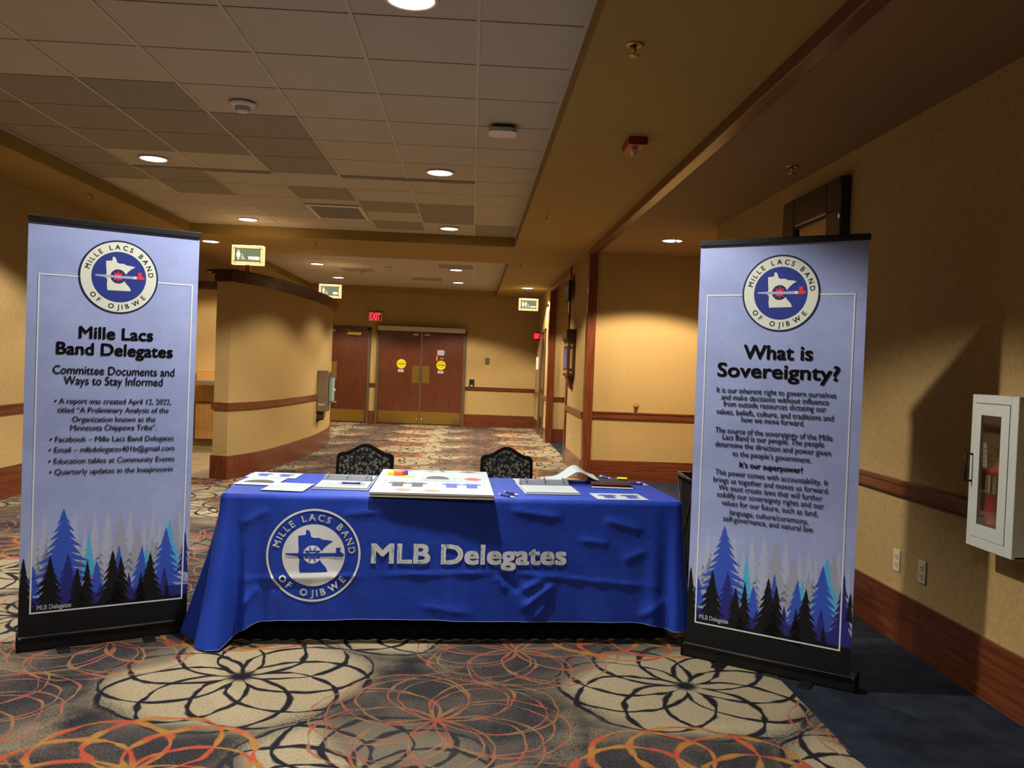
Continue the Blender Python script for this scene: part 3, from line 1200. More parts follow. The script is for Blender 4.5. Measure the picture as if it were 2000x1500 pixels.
outlet('wall_outlet', 'beige wall outlet left of its neighbour, beside the right banner', (XR, 4.66, .445), 0)
outlet('wall_outlet', 'beige wall outlet right of its neighbour, in the banner shadow', (XR, 4.39, .445), 0)
outlet('wall_outlet', 'left of two beige outlets low on the right corridor wall', (1.47, 12.45, .41), 0)
outlet('wall_outlet', 'right of two beige outlets low on the right corridor wall', (1.47, 12.15, .41), 0)

# ------------------------------------------------------------------ framed mirror on the right wall
r = thing('wall_mirror', 'mirror in a wide glossy black frame high on the right wall', 'mirror', (XR, 5.99, 2.24))
for nm, a in (('side_rail', (-.52, -.29, -.52, .52)), ('side_rail', (.29, .52, -.52, .52)), ('cross_rail', (-.29, .29, .30, .52)), ('cross_rail', (-.29, .29, -.52, -.30))):
    b = MB().box(-.075, -.004, a[0], a[1], a[2], a[3])
    bevel(b.build(nm, 'black_gloss', r), .02, 3)
MB().box(-.045, -.004, -.30, .30, -.31, .31).build('mirror_glass', 'mirror', r)
b = MB()
for a in ((-.30, .30, .285, .305), (-.30, .30, -.305, -.285), (-.30, -.28, -.3, .3), (.28, .30, -.3, .3)):
    b.box(-.06, -.04, *a)
bevel(b.build('inner_moulding', 'black', r), .004)

# ------------------------------------------------------------------ fire extinguisher cabinet
mono('cabinet_white', (205, 208, 198), rough=0.45)
mono('pane_tint', (255, 255, 255), rough=0.02)
gm = M['pane_tint']
gt = NT(gm)
gt.out.inputs['Transmission Weight'].default_value = 1.0
gt.out.inputs['IOR'].default_value = 1.45
r = thing('extinguisher_cabinet', 'white wall cabinet with a narrow window holding a fire extinguisher', 'cabinet', (2.27, 3.62, .718))
D_ = XR - 2.27
b = MB()
b.box(.012, D_, -.165, -.15, 0, .68)
b.box(.012, D_, .15, .165, 0, .68)
b.box(.012, D_, -.165, .165, 0, .015)
b.box(.012, D_, -.165, .165, .665, .68)
b.box(D_ - .008, D_, -.165, .165, 0, .68)
for a in ((-.165, -.112, 0, .68), (.138, .165, 0, .68), (-.112, .138, 0, .045), (-.112, .138, .642, .68)):
    b.box(0, .018, *a)
bevel(b.build('box', 'cabinet_white', r), .01, 3)
b = MB()
for a in ((-.11, -.055, .047, .64), (.09, .136, .047, .64), (-.055, .09, .047, .105), (-.055, .09, .59, .64)):
    b.box(-.002, .014, *a)
dr = b.build('door', 'cabinet_white', r)
MB().box(.004, .007, -.056, .091, .104, .591).build('window_pane', 'pane_tint', dr)
b = MB().tube([(0, .142, .29), (-.03, .142, .29), (-.03, .142, .41), (0, .142, .41)], .006)
b.build('handle', 'black', dr)
# extinguisher inside
mono('extinguisher_red', (170, 22, 30), rough=0.3)
e = thing('fire_extinguisher', 'red fire extinguisher with a paper tag inside the white wall cabinet', 'fire extinguisher', (2.342, 3.675, .735))
MB().lathe([(.045, 0), (.05, .01), (.05, .30), (.042, .335), (.022, .36), (.015, .37)], 24).build('tank', 'extinguisher_red', e)
b = MB().box(-.012, .012, -.02, .05, .37, .40).tube([(0, 0, .40), (0, .07, .43)], .008).tube([(0, 0, .39), (0, .08, .385)], .007)
b.build('valve_handle', 'black', e)
b = MB().tube([(0, .02, .39), (-.02, .07, .36), (-.03, .065, .22), (-.035, .055, .12)], .008)
b.build('hose', 'black', e)
mono('tag_yellow', (190, 180, 120), rough=0.6)
lb = MB()
n = 10
for i in range(n):
    a0, a1 = math.radians(140 + i * 10), math.radians(150 + i * 10)
    lb.quad((.0508 * math.cos(a0), .0508 * math.sin(a0), .23), (.0508 * math.cos(a1), .0508 * math.sin(a1), .23), (.0508 * math.cos(a1), .0508 * math.sin(a1), .31), (.0508 * math.cos(a0), .0508 * math.sin(a0), .31), 0 if i % 3 else 1)
lb.build('label_band', ['tag_yellow', 'black'], e)
b = MB()
b.add(((-.056, .05, .35), (-.056, .0, .34), (-.056, .012, .45), (-.056, .06, .455)), ((0, 1, 2, 3),), 0)
for q in range(4):
    z = .36 + q * .022
    b.add(((-.0565, .046, z), (-.0565, .012, z - .005), (-.0565, .012, z - .001), (-.0565, .046, z + .004)), ((0, 1, 2, 3),), 1)
b.build('inspection_tag', ['paper', 'bracket_grey'], e)

# ------------------------------------------------------------------ corridor fittings (right): wall kiosk and blade sign
mono('kiosk_dark', (74, 44, 30), rough=0.4)
mono('kiosk_gold', (186, 146, 84), rough=0.4)
mono('kiosk_screen', (24, 26, 60), rough=0.15, emit=(70, 80, 150), estr=0.5)
r = thing('wall_kiosk', 'tall dark wood cabinet with a small screen on the right corridor wall', 'kiosk', (1.47, 12.45, 1.63))
bevel(MB().box(-.11, 0, -.28, .28, -.31, .20).build('body', 'kiosk_dark', r), .006)
bevel(MB().box(-.135, 0, -.30, .30, .20, .36).build('crown', 'kiosk_dark', r), .008)
MB().add(((-.10, -.16, -.31), (0, -.16, -.31), (0, -.10, -.50), (-.03, -.10, -.50), (-.10, .16, -.31), (0, .16, -.31), (0, .10, -.50), (-.03, .10, -.50)),
         ((0, 1, 2, 3), (4, 7, 6, 5), (0, 3, 7, 4), (1, 5, 6, 2), (2, 6, 7, 3), (0, 4, 5, 1))).build('tail_bracket', 'kiosk_dark', r)
for (z0, z1) in ((.12, .16), (-.27, -.23)):
    MB().box(-.114, -.11, -.26, .26, z0, z1).build('gold_band', 'kiosk_gold', r)
MB().box(-.116, -.11, -.18, .18, -.20, .09).build('screen', 'kiosk_screen', r)
MB().box(-.08, -.045, -.284, -.28, -.20, .08).build('side_strip', 'kiosk_gold', r)
MB().box(-.075, -.045, -.284, -.28, .11, .15).build('side_square', 'kiosk_gold', r)
MB().box(-.075, -.045, -.284, -.28, -.27, -.24).build('side_square', 'kiosk_gold', r)
MB().box(-.139, -.135, -.2, .1, .235, .325).build('name_plate', 'steel', r)

mono('blade_grey', (58, 56, 54), rough=0.35)
r = thing('wall_display', 'dark screen hung high on the right corridor wall beside the recess', 'display', (1.47, 12.78, 2.57))
bevel(MB().box(-.09, -.05, -.24, .24, -.15, .15).build('panel', 'black', r), .008)
MB().box(-.093, -.09, -.21, .21, -.125, .125).build('screen', 'blade_grey', r)
b = MB().box(-.05, 0, -.06, .06, -.08, .08).box(-.03, -.005, -.02, .02, .08, .25)
b.build('mount_arm', 'steel', r)

# dispenser on the curved partition
mono('taupe_metal', (142, 124, 98), rough=0.4, spec=0.4)
mono('bottle_blue', (150, 172, 172), rough=0.3)
r = thing('sanitizer_station', 'taupe dispenser cabinet with a bottle on the curved partition', 'dispenser', (-2.355, 13.45, .62), 0)
r.rotation_euler = (0, 0, math.radians(2))
bevel(MB().box(0, .16, -.13, .13, 0, .63).build('cabinet', 'taupe_metal', r), .006)
b = MB().rbox(.165, .235, -.10, .10, .16, .52, .02, 'z')
bo = fixn(b.build('bottle', 'bottle_blue', r))
MB().lathe([(.02, .235), (.024, .245), (.018, .255)], 14, (0, 0, .33), 'x').build('push_button', 'white', bo)
MB().box(.155, .235, -.09, .09, .53, .60).build('label_plate', 'steel', r)
bevel(MB().box(.15, .27, -.11, .11, .135, .152).build('drip_tray', 'steel', r), .004)
MB().box(.02, .12, -.133, -.13, .09, .12).build('name_sticker', 'sticker_grey', r)
b = MB().tube([(.12, -.1, .0), (.125, -.1, -.06), (.10, -.1, -.12), (.04, -.1, -.14), (.0, -.1, -.135)], .006)
b.box(-.0, .03, -.12, -.08, -.16, -.12)
b.build('power_cord', 'black', r)
MB().box(.0, .09, -.06, .06, -.14, 0).build('outlet_cover', 'bronze', r)

# wood panel with a steel fountain, seen past the left banner
r = thing('drinking_fountain', 'steel drinking fountain on a light wood panel behind the curved partition', 'drinking fountain', (-3.66, 13.195, 0))
b = MB().box(-.45, .52, -.10, 0, .16, .70).box(-.45, .52, -.095, 0, .715, 1.2)
bevel(b.build('back_panel', 'wood_light', r), .004)
b = MB().rbox(-.42, .25, -.42, -.10, .98, 1.04, .05, 'z')
bevel(fixn(b.build('basin', 'steel', r)), .01)
MB().tube([(.05, -.2, 1.04), (.05, -.2, 1.08), (.05, -.26, 1.10)], .012).build('bubbler', 'chrome', r)
MB().lathe([(.03, -.13), (.035, -.12), (.03, -.10)], 16, (-.15, 0, .90), 'y').build('push_button', 'brass', r)


# ------------------------------------------------------------------ roll-up banners
def banner_fabric():
    m = mat('banner_print', (150, 160, 205), rough=0.55, spec=0.3)
    t = NT(m)
    f = t.noise(t.scale(t.obj(), (1, 1, 1.4)), 2.6, 4.0, 0.55)
    a = t.mix(t.step(f, 0.46, 0.475), lin(156, 169, 217), lin(161, 174, 222))
    t.put(t.out.inputs['Base Color'], t.mix(t.step(f, 0.56, 0.575), a, lin(166, 179, 226)))
    return m


M['banner'] = banner_fabric()
for nm, c in (('ink_pale', (180, 188, 216)), ('ink_mist', (164, 168, 188)), ('ink_cyan', (84, 184, 236)), ('ink_blue', (58, 90, 198)), ('ink_navy', (44, 46, 128)), ('ink_black', (17, 19, 22)), ('ink_white', (226, 230, 238)), ('ink_cream', (222, 226, 212)), ('ink_ring', (26, 34, 74)), ('ink_disc', (42, 58, 140)), ('ink_hub', (40, 42, 92)), ('ink_red', (226, 62, 70)), ('ink_shaft', (172, 172, 206)), ('ink_text', (34, 40, 56))):
    mono(nm, c, rough=0.55, spec=0.3, vary=0.0)

TREES = [('l', 0.07, 0.1, 0.296, 0.151), ('l', 0.262, 0.092, 0.296, 0.192), ('l', 0.392, 0.086, 0.292, 0.192), ('l', 0.476, 0.082, 0.301, 0.209), ('l', 0.625, 0.074, 0.294, 0.192), ('l', 0.721, 0.069, 0.269, 0.145), ('l', 0.782, 0.066, 0.292, 0.174), ('l', 0.826, 0.064, 0.26, 0.134), ('l', 0.971, 0.057, 0.286, 0.174), ('l', 0.331, 0.088, 0.243, 0.145), ('l', 0.105, 0.099, 0.235, 0.233), ('l', 0.006, 0.103, 0.254, 0.174), ('l', 1.035, 0.053, 0.252, 0.116), ('g', 0.561, 0.105, 0.29, 0.244), ('g', 0.68, 0.085, 0.24, 0.233), ('g', 0.782, 0.08, 0.211, 0.151), ('g', 0.942, 0.086, 0.273, 0.221), ('c', 0.359, 0.098, 0.232, 0.134), ('c', 0.898, 0.1, 0.257, 0.244), ('c', 0.741, 0.096, 0.177, 0.11), ('b', 0.192, 0.082, 0.309, 0.465), ('b', 0.875, 0.006, 0.233, 0.372), ('b', 0.712, 0.015, 0.18, 0.244), ('b', 0.555, 0.078, 0.187, 0.128), ('b', 0.412, 0.031, 0.144, 0.186), ('b', 0.012, 0.051, 0.142, 0.151), ('n', 0.227, 0.027, 0.173, 0.244), ('n', 0.872, -0.008, 0.109, 0.134), ('n', 1.009, -0.031, 0.216, 0.267), ('n', 0.628, 0.011, 0.099, 0.116), ('n', 0.442, 0.002, 0.07, 0.174), ('k', 0.115, 0.012, 0.169, 0.25), ('k', 0.288, 0.003, 0.13, 0.169), ('k', 0.352, -0.001, 0.149, 0.145), ('k', 0.515, -0.01, 0.172, 0.279), ('k', 0.573, -0.013, 0.153, 0.209), ('k', 0.77, -0.016, 0.159, 0.279), ('k', 0.709, -0.013, 0.098, 0.116), ('k', 1.055, -0.033, 0.169, 0.174), ('k', -0.047, 0.002, 0.168, 0.192), ('k', 0.892, -0.007, 0.064, 0.07)]
TCOL = {'l': 'ink_pale', 'g': 'ink_mist', 'c': 'ink_cyan', 'b': 'ink_blue', 'n': 'ink_navy', 'k': 'ink_black'}


def fir(cx, y0, y1, wd, rnd):
    """jagged fir outline"""
    h = y1 - y0
    n = max(7, int(h / 0.021))
    L, R_ = [], []
    for sgn, out in ((-1, L), (1, R_)):
        for k in range(1, n + 1):
            t = k / n
            y = y1 - h * t
            hw = wd / 2 * (t ** 1.05) * rnd.uniform(.78, 1.12) + .002
            out.append((cx + sgn * hw, y + h * .012 * rnd.uniform(-1, .6) - .004))
            out.append((cx + sgn * hw * rnd.uniform(.30, .52), y + h / n * rnd.uniform(.10, .35)))
    return [(cx, y1)] + R_ + [(cx, y0)] + list(reversed(L))


def banner(label, p0, p1, h, lean, W0, W1, v0, v1, frame, em, texts, ml):
    a, b_ = Vector(p0), Vector(p1)
    d = b_ - a
    L = d.length
    rz = math.atan2(d.y, d.x)
    mid = (a + b_) / 2
    r = thing('rollup_banner', label, 'banner', (mid.x, mid.y, 0), rz, 'roll-up banners beside the table')
    x0 = -L / 2
    # cassette base
    prof = [(.0, .006), (.0, .045), (-.004, .052), (-.004, .062), (.006, .070), (.03, .074), (.06, .074), (.085, .062), (.092, .03), (.085, .006)]
    bb = MB().prism([(y, z) for y, z in prof], x0, -x0, 'x')
    base_o = fixn(bb.build('base_cassette', 'black', r))
    MB().box(x0 - .006, x0, -.006, .094, .004, .076).build('end_cap', 'black_matte', base_o)
    MB().box(-x0, -x0 + .006, -.006, .094, .004, .076).build('end_cap', 'black_matte', base_o)
    MB().tube([(x0 + .01, -.006, .066), (-x0 - .01, -.006, .066)], .0045).build('front_lip', 'black', base_o)
    for fx in (.25, .75):
        f = MB().box(x0 + L * fx - .028, x0 + L * fx + .028, -.085, .19, 0, .007)
        bevel(f.build('foot', 'black', r), .002)
    MB().tube([(0, .06, .07), (0, .03 + lean * .6, h - .03)], .009).build('support_pole', 'black', r)

    def fn(u, v, l):
        return (x0 + u, .018 + (lean - .018) * (v / h) - l, v)
    tr = MB().box(x0 + W0 - .006, x0 + W1 + .006, lean - .012, lean + .012, h - .030, h)
    bevel(tr.build('top_rail', 'black', r), .004)
    mats = []
    mb_ = MB()
    P = Print(mb_, fn, mats, .00018)
    P.mi('banner')
    N = 24
    vs, fs = [], []
    for i in range(N + 1):
        v = v0 + (v1 - v0) * i / N
        vs += [(W0, v), (W1, v)]
        if i < N:
            fs.append((2 * i, 2 * i + 1, 2 * i + 3, 2 * i + 2))
    P.faces(vs, fs, 'banner')
    mb_.add([fn(u, v, -.001) for u, v in vs], [tuple(reversed(f)) for f in fs], 0)
    fu0, fu1, fv0, fv1 = frame
    FU = lambda t: min(W1 - .0005, max(W0 + .0005, fu0 + (fu1 - fu0) * t))
    FV = lambda t: max(v0 + .001, fv0 + (fv1 - fv0) * t)
    rnd = random.Random(11)
    last = ''
    for (c, fu, f0, f1, fw) in TREES:
        if c != last:
            if c == 'n':
                P.layer()
                P.rect(W0, W1, v0, FV(.045), 'ink_navy')
            if c == 'k':
                P.layer()
                P.rect(W0, W1, v0, FV(.012), 'ink_black')
            last = c
            P.layer()
        P.poly([(FU(x), FV(y)) for x, y in fir(fu, max(f0, -.02), f1, fw, rnd)], TCOL[c])
    P.layer()
    lw = .0035
    P.rect(fu0 - lw, fu0 + lw, fv0 - lw, fv1 + lw, 'ink_white')
    P.rect(fu1 - lw, fu1 + lw, fv0 - lw, fv1 + lw, 'ink_white')
    P.rect(fu0 + lw, fu1 - lw, fv0 - lw, fv0 + lw, 'ink_white')
    P.rect(fu0 + lw, fu1 - lw, fv1 - lw, fv1 + lw, 'ink_white')
    emblem(P, em[0], em[1], em[2], 'ink_ring', 'ink_cream', 'ink_disc', 'ink_cream', 'ink_hub', 'ink_shaft', 'ink_red', 'ink_red', 'ink_text')
    P.layer()
    for (s_, ua, ub, v, cap, bold, m) in texts:
        P.text(s_, ua, v, cap, m, width=ub - ua, bold=bold)
    P.text('MLB Delegates', ml[0], ml[2], .022, 'ink_white', width=ml[1] - ml[0], bold=.03)
    mb_.build('graphic_panel', mats, r)
    return r


k_, t_ = 'ink_black', 'ink_text'
BUL = '\u2022 '
banner('left roll-up banner headed Mille Lacs Band Delegates, beside the blue table',
       (-2.088, 4.1286), (-1.4177, 4.4956), 2.061, -.03, -.001, .760, .06, 2.034, (.048, .732, .179, 1.791), (.390, 1.803, .178),
       [('Mille Lacs', .224, .553, 1.499, .056, .028, k_), ('Band Delegates', .130, .648, 1.420, .056, .028, k_),
        ('Committee Documents and', .117, .660, 1.325, .040, .008, t_), ('Ways to Stay Informed', .164, .606, 1.275, .040, .008, t_),
        (BUL + 'A report was created April 12, 2022,', .127, .650, 1.183, .026, .008, t_), ('titled \u201cA Preliminary Analysis of the', .141, .639, 1.140, .026, .008, t_),
        ('Organization known as the', .205, .578, 1.095, .026, .008, t_), ('Minnesota Chippewa Tribe\u201d.', .198, .586, 1.054, .026, .008, t_),
        (BUL + 'Facebook \u2013 Mille Lacs Band Delegates', .112, .668, .999, .026, .008, t_), (BUL + 'Email \u2013 mlbdelegates401b@gmail.com', .109, .672, .948, .026, .008, t_),
        (BUL + 'Education tables at Community Events', .109, .674, .894, .026, .008, t_), (BUL + 'Quarterly updates in the Inaajimowin', .114, .668, .842, .026, .008, t_)],
       (.076, .222, .193))
banner('right roll-up banner headed What is Sovereignty?, beside the blue table',
       (1.1286, 4.3102), (1.8094, 3.8387), 2.109, -.015, .012, .806, .06, 2.080, (.057, .755, .181, 1.835), (.417, 1.842, .184),
       [('What is', .252, .577, 1.525, .066, .028, k_), ('Sovereignty?', .124, .701, 1.434, .066, .028, k_),
        ('It is our inherent right to govern ourselves', .122, .691, 1.353, .027, .008, t_), ('and make decisions without influence', .147, .660, 1.319, .027, .008, t_),
        ('from outside resources dictating our', .159, .650, 1.286, .027, .008, t_), ('values, beliefs, culture, and traditions and', .124, .684, 1.246, .027, .008, t_), ('how we move forward.', .252, .553, 1.213, .027, .008, t_),
        ('The source of the sovereignty of the Mille', .123, .683, 1.153, .027, .008, t_), ('Lacs Band is our people. The people', .161, .646, 1.121, .027, .008, t_), ('determine the direction and power given', .126, .679, 1.083, .027, .008, t_), ('to the people\u2019s government.', .214, .591, 1.042, .027, .008, t_),
        ('It\u2019s our superpower!', .252, .553, .990, .027, .026, k_),
        ('This power comes with accountability. It', .132, .672, .943, .027, .008, t_), ('brings us together and moves us forward.', .123, .678, .905, .027, .008, t_), ('We must create laws that will further', .151, .650, .868, .027, .008, t_), ('solidify our sovereignty rights and our', .145, .658, .832, .027, .008, t_), ('values for our future, such as land,', .170, .632, .793, .027, .008, t_), ('language, culture/ceremony,', .213, .590, .750, .027, .008, t_), ('self-governance, and natural law.', .181, .619, .715, .027, .008, t_)],
       (.078, .226, .203))

# ------------------------------------------------------------------ table, skirt, cloth
TH = math.radians(4.4)
TC = Vector((-.065, 4.82))
EX, EY = Vector((math.cos(TH), math.sin(TH))), Vector((-math.sin(TH), math.cos(TH)))
TZ = .755


def tw(x, y, z=TZ):
    p = TC + EX * x + EY * y
    return (p.x, p.y, z)


mono('table_top_plastic', (190, 186, 178), rough=0.5)
mono('table_leg_grey', (120, 120, 120), rough=0.4)
r = thing('folding_table', 'long folding table hidden under the blue cloth', 'table', tw(0, 0, 0), TH)
bevel(MB().rbox(-1.17, 1.17, -.37, .37, .715, .748, .04, 'z').build('tabletop', 'table_top_plastic', r), .006)
for sx in (-.95, .95):
    for sy_ in (-.28, .28):
        MB().tube([(sx, sy_, .715), (sx, sy_, 0)], .015).build('leg', 'table_leg_grey', r)
    MB().tube([(sx, -.28, .25), (sx, .28, .25)], .011).build('leg_brace', 'table_leg_grey', r)


def rrect(a, b, rad, n_edge):
    """rounded-rectangle path points (x, y, nx, ny, s): back-left round the front to back-right"""
    pts = []
    segs = [((-a, b), (-a, -b + rad), (-1, 0)), None, ((-a + rad, -b), (a - rad, -b), (0, -1)), None, ((a, -b + rad), (a, b), (1, 0))]
    s = 0.0
    for k, sg in enumerate(segs):
        if sg:
            (xa, ya), (xb, yb), nn = sg
            L = math.hypot(xb - xa, yb - ya)
            m = max(2, int(L / n_edge))
            for i in range(m):
                t = i / m
                pts.append((xa + (xb - xa) * t, ya + (yb - ya) * t, nn[0], nn[1], s + L * t))
            s += L
        else:
            cx = -a + rad if k == 1 else a - rad
            cy_ = -b + rad
            t0 = PI if k == 1 else 1.5 * PI
            L = rad * PI / 2
            m = 8
            for i in range(m):
                t = t0 + PI / 2 * i / m
                pts.append((cx + rad * math.cos(t), cy_ + rad * math.sin(t), math.cos(t), math.sin(t), s + L * i / m))
            s += L
    pts.append((a, b, 1, 0, s))
    return pts


b = MB()
pp = rrect(1.13, .35, .04, .012)
vs, fs = [], []
for (x, y, nx, ny, s_) in pp:
    o = .010 * math.sin(s_ * 75)
    for z, k in ((.70, .3), (.35, 1.0), (.004, 1.2)):
        vs.append((x + nx * o * k, y + ny * o * k, z))
for i in range(len(pp) - 1):
    for j in range(2):
        fs.append((3 * i + j, 3 * i + 3 + j, 3 * i + 4 + j, 3 * i + 1 + j))
b.add(vs, fs, 0, True)
o = fixn(b.build('table_skirt', 'black_matte'))
o.location = tw(0, 0, 0)
o.rotation_euler = (0, 0, TH)
tag(o, 'black pleated table skirt showing under the blue cloth hem', 'table skirt')


def cloth_mat():
    m = mat('royal_blue_cloth', (26, 62, 172), rough=0.55, spec=0.35)
    t = NT(m)
    m.node_tree.nodes['Principled BSDF'].inputs['Sheen Weight'].default_value = 0.25
    m.node_tree.nodes['Principled BSDF'].inputs['Sheen Tint'].default_value = lin(90, 120, 220)
    f = t.noise(t.obj(), 9.0, 4.0, 0.55)
    t.put(t.out.inputs['Base Color'], t.mix(f, lin(22, 54, 160), lin(30, 68, 182)))
    t.bump(t.noise(t.obj(), 18.0, 4.0, 0.6), 0.25, 0.01)
    return m


M['cloth'] = cloth_mat()
A_, B_, RAD = 1.185, .40, .035
S_L = 2 * B_ - RAD
S_C = RAD * PI / 2
S_F0 = S_L + S_C
FL = 2 * A_ - 2 * RAD
S_F1 = S_F0 + FL
S_CL, S_CR = S_L + S_C / 2, S_F1 + S_C / 2


def gs(x, w_):
    return math.exp(-(x / w_) ** 2)


def ridge(u, v, u0, v0, u1, v1, wd):
    """soft crease line between two points of the cloth front"""
    dx, dy = u1 - u0, v1 - v0
    L = math.hypot(dx, dy)
    t = ((u - u0) * dx + (v - v0) * dy) / L / L
    d = ((u - u0) * dy - (v - v0) * dx) / L
    e = max(0.0, min(1.0, min(t, 1 - t) * 5 + .0))
    return math.exp(-abs(d) / wd) * e


CREASES = [(-1.14, .330, -.45, .352, .010, .006), (-.45, .352, .25, .375, .008, .005), (.25, .375, 1.1, .300, .009, .007),
           (.22, .375, .33, .27, .018, -.010), (.33, .28, .46, .345, .016, .012), (.33, .18, .52, .325, .016, .016), (.40, .13, .47, .22, .014, .013), (.20, .36, .26, .28, .015, .008), (-1.08, .19, -.98, .30, .016, .010), (-1.0, .28, -.86, .30, .016, -.007), (.75, .66, .98, .60, .020, .008), (.62, .55, .80, .53, .015, .006), (.86, .44, 1.0, .50, .02, .007), (-.6, .66, -.3, .69, .02, .005), (.25, .70, .55, .66, .02, .007), (.95, .14, 1.12, .24, .02, .010), (-.2, .20, .1, .16, .02, .005), (-1.1, .60, -.95, .68, .02, .006)]


def cloth_pt(P5, t):
    """t: 0 at the table edge to 1 at the hem"""
    x, y, nx, ny, s_ = P5
    gl, gr = gs(s_ - S_CL, .115), gs(s_ - S_CR, .15)
    front = S_F0 <= s_ <= S_F1
    drop = .632
    drop += gl * .112 + gr * .045
    if s_ < S_L:
        drop += .03
    drop += .006 * math.sin(s_ * 3.1)
    u = s_ - S_F0 - FL / 2
    v = TZ - drop * t
    off = .012 + .012 * t
    # rounded top edge
    rr = .018
    if t * drop < rr:
        a = t * drop / rr
        off -= (1 - math.sqrt(max(0, 1 - (1 - a) ** 2))) * .012
    fl = t ** 1.25
    left_side = 1 / (1 + math.exp((s_ - S_CL) / .035))
    right_side = 1 / (1 + math.exp(-(s_ - S_CR) / .035))
    off += fl * (left_side * (.155 - .05 * max(0, (S_CL - s_) / .8)) + gl * .03)
    off += fl * (right_side * .05 + gr * .02)
    # gathered folds near the corners
    off += fl * gs(s_ - S_CL - .02, .15) * .05 * math.sin((s_ - S_CL) * 52 + .6)
    off += fl * gs(s_ - S_CR + .03, .13) * .022 * math.sin((s_ - S_CR) * 46 + 2.2)
    if not front:
        off += t * .012 * math.sin(s_ * 30)
    # broad soft waves over the front
    off += t * (.007 * math.sin(u * 7.5 + 1.0) + .004 * math.sin(u * 17 + v * 5)) + .0022 * math.sin(u * 31 + v * 14) * t
    if front:
        for (ua, va, ub, vb, wd, am) in CREASES:
            off += 1.5 * am * ridge(u, v, ua, va, ub, vb, wd)
        for uu in (-.62, -.03, .58):
            off += .003 * math.exp(-abs(u - uu) / .012) * t
    return (x + nx * off, y + ny * off, v)


b = MB()
pp = rrect(A_, B_, RAD, .0125)
NT_ = 54
vs, fs = [], []
for P5 in pp:
    for j in range(NT_ + 1):
        vs.append(cloth_pt(P5, j / NT_))
n1 = NT_ + 1
for i in range(len(pp) - 1):
    for j in range(NT_):
        fs.append((i * n1 + j, i * n1 + j + 1, (i + 1) * n1 + j + 1, (i + 1) * n1 + j))
b.add(vs, fs, 0, True)
top = [vs[i * n1] for i in range(len(pp))]
b.add(top, (tuple(range(len(top))),), 0)

# emblem and lettering printed on the front, following the folds
pm = MB()
pmats = []
P = Print(pm, lambda u, v, l: (u, v, l), pmats, .0006)
mono('print_white', (224, 228, 230), rough=0.6, spec=0.3, vary=0.02)
P.k = 1
emblem(P, -.727, .455, .233, None, 'print_white', 'print_white', 'cloth', 'print_white', 'cloth', 'cloth', None, 'print_white', 1.12)
P.text('MLB Delegates', -.437, .420, .094, 'print_white', width=1.0, bold=.045)
bm = bmesh.new()
bv = [bm.verts.new(v) for v in pm.v]
for f, mi in zip(pm.f, pm.mi):
    try:
        fc = bm.faces.new([bv[i] for i in f])
        fc.material_index = mi
    except ValueError:
        pass
for k in range(int(-1.0 / .0125), int(.62 / .0125)):
    g = bm.verts[:] + bm.edges[:] + bm.faces[:]
    bmesh.ops.bisect_plane(bm, geom=g, plane_co=(k * .0125, 0, 0), plane_no=(1, 0, 0), dist=1e-6)
for k in range(int(.20 / .0125), int(.72 / .0125)):
    g = bm.verts[:] + bm.edges[:] + bm.faces[:]
    bmesh.ops.bisect_plane(bm, geom=g, plane_co=(0, k * .0125, 0), plane_no=(0, 1, 0), dist=1e-6)
bm.verts.index_update()
DROP = {}


def on_cloth(u, v, l):
    s_ = u + S_F0 + FL / 2
    P5 = (-A_ + RAD + (s_ - S_F0), -B_, 0, -1, s_)
    drop = .632 + gs(s_ - S_CL, .115) * .112 + gs(s_ - S_CR, .15) * .045 + .006 * math.sin(s_ * 3.1)
    x, y, z = cloth_pt(P5, (TZ - v) / drop)
    return (x, y - l - .0012, z)


pv = [on_cloth(v.co.x, v.co.y, v.co.z) for v in bm.verts]
pf = [tuple(x.index for x in f.verts) for f in bm.faces]
pmi = [f.material_index for f in bm.faces]
bm.free()
cm = ['cloth'] + [m for m in pmats if m != 'cloth']
remap = {i: cm.index(m) for i, m in enumerate(pmats)}
o0 = len(b.v)
b.v += pv
for f, mi in zip(pf, pmi):
    b.f.append(tuple(o0 + i for i in f))
    b.mi.append(remap[mi])
    b.sm.append(True)
# thin light hem line
hem = []
for P5 in pp:
    if P5[4] >= S_F0 - .02 and P5[4] <= S_F1 + .02:
        x, y, z = cloth_pt(P5, 1.0)
        hem.append((x, y - .001, z))
mono('hem_thread', (120, 140, 190), rough=0.7)
cm.append('hem_thread')
b.tube(hem, .0014, 5, len(cm) - 1)
o = b.build('tablecloth', cm)
o.location = tw(0, 0, 0)
o.rotation_euler = (0, 0, TH)
tag(o, 'royal blue tablecloth with a white round emblem and MLB Delegates lettering', 'tablecloth')

# ------------------------------------------------------------------ things on the table
for nm, c in (('shirt_blue', (62, 76, 170)), ('shirt_dark', (62, 62, 66)), ('print_red', (210, 84, 84)), ('print_salmon', (224, 128, 104)), ('print_line', (120, 124, 128)), ('print_grey', (168, 172, 174)), ('card_edge', (196, 186, 166)), ('sticky_orange', (240, 120, 60)), ('sticky_yellow', (226, 232, 60)), ('sticky_pink', (226, 60, 110)), ('sticky_violet', (96, 70, 170)), ('ring_grey', (104, 110, 120)), ('pen_violet', (44, 36, 140)), ('folder_dark', (46, 38, 40)), ('folder_red', (190, 58, 52)), ('binder_white', (176, 184, 186))):
    mono(nm, c, rough=0.6, vary=0.03)


def sheet_fn(z0):
    return lambda u, v, l: (u, v, z0 + l)


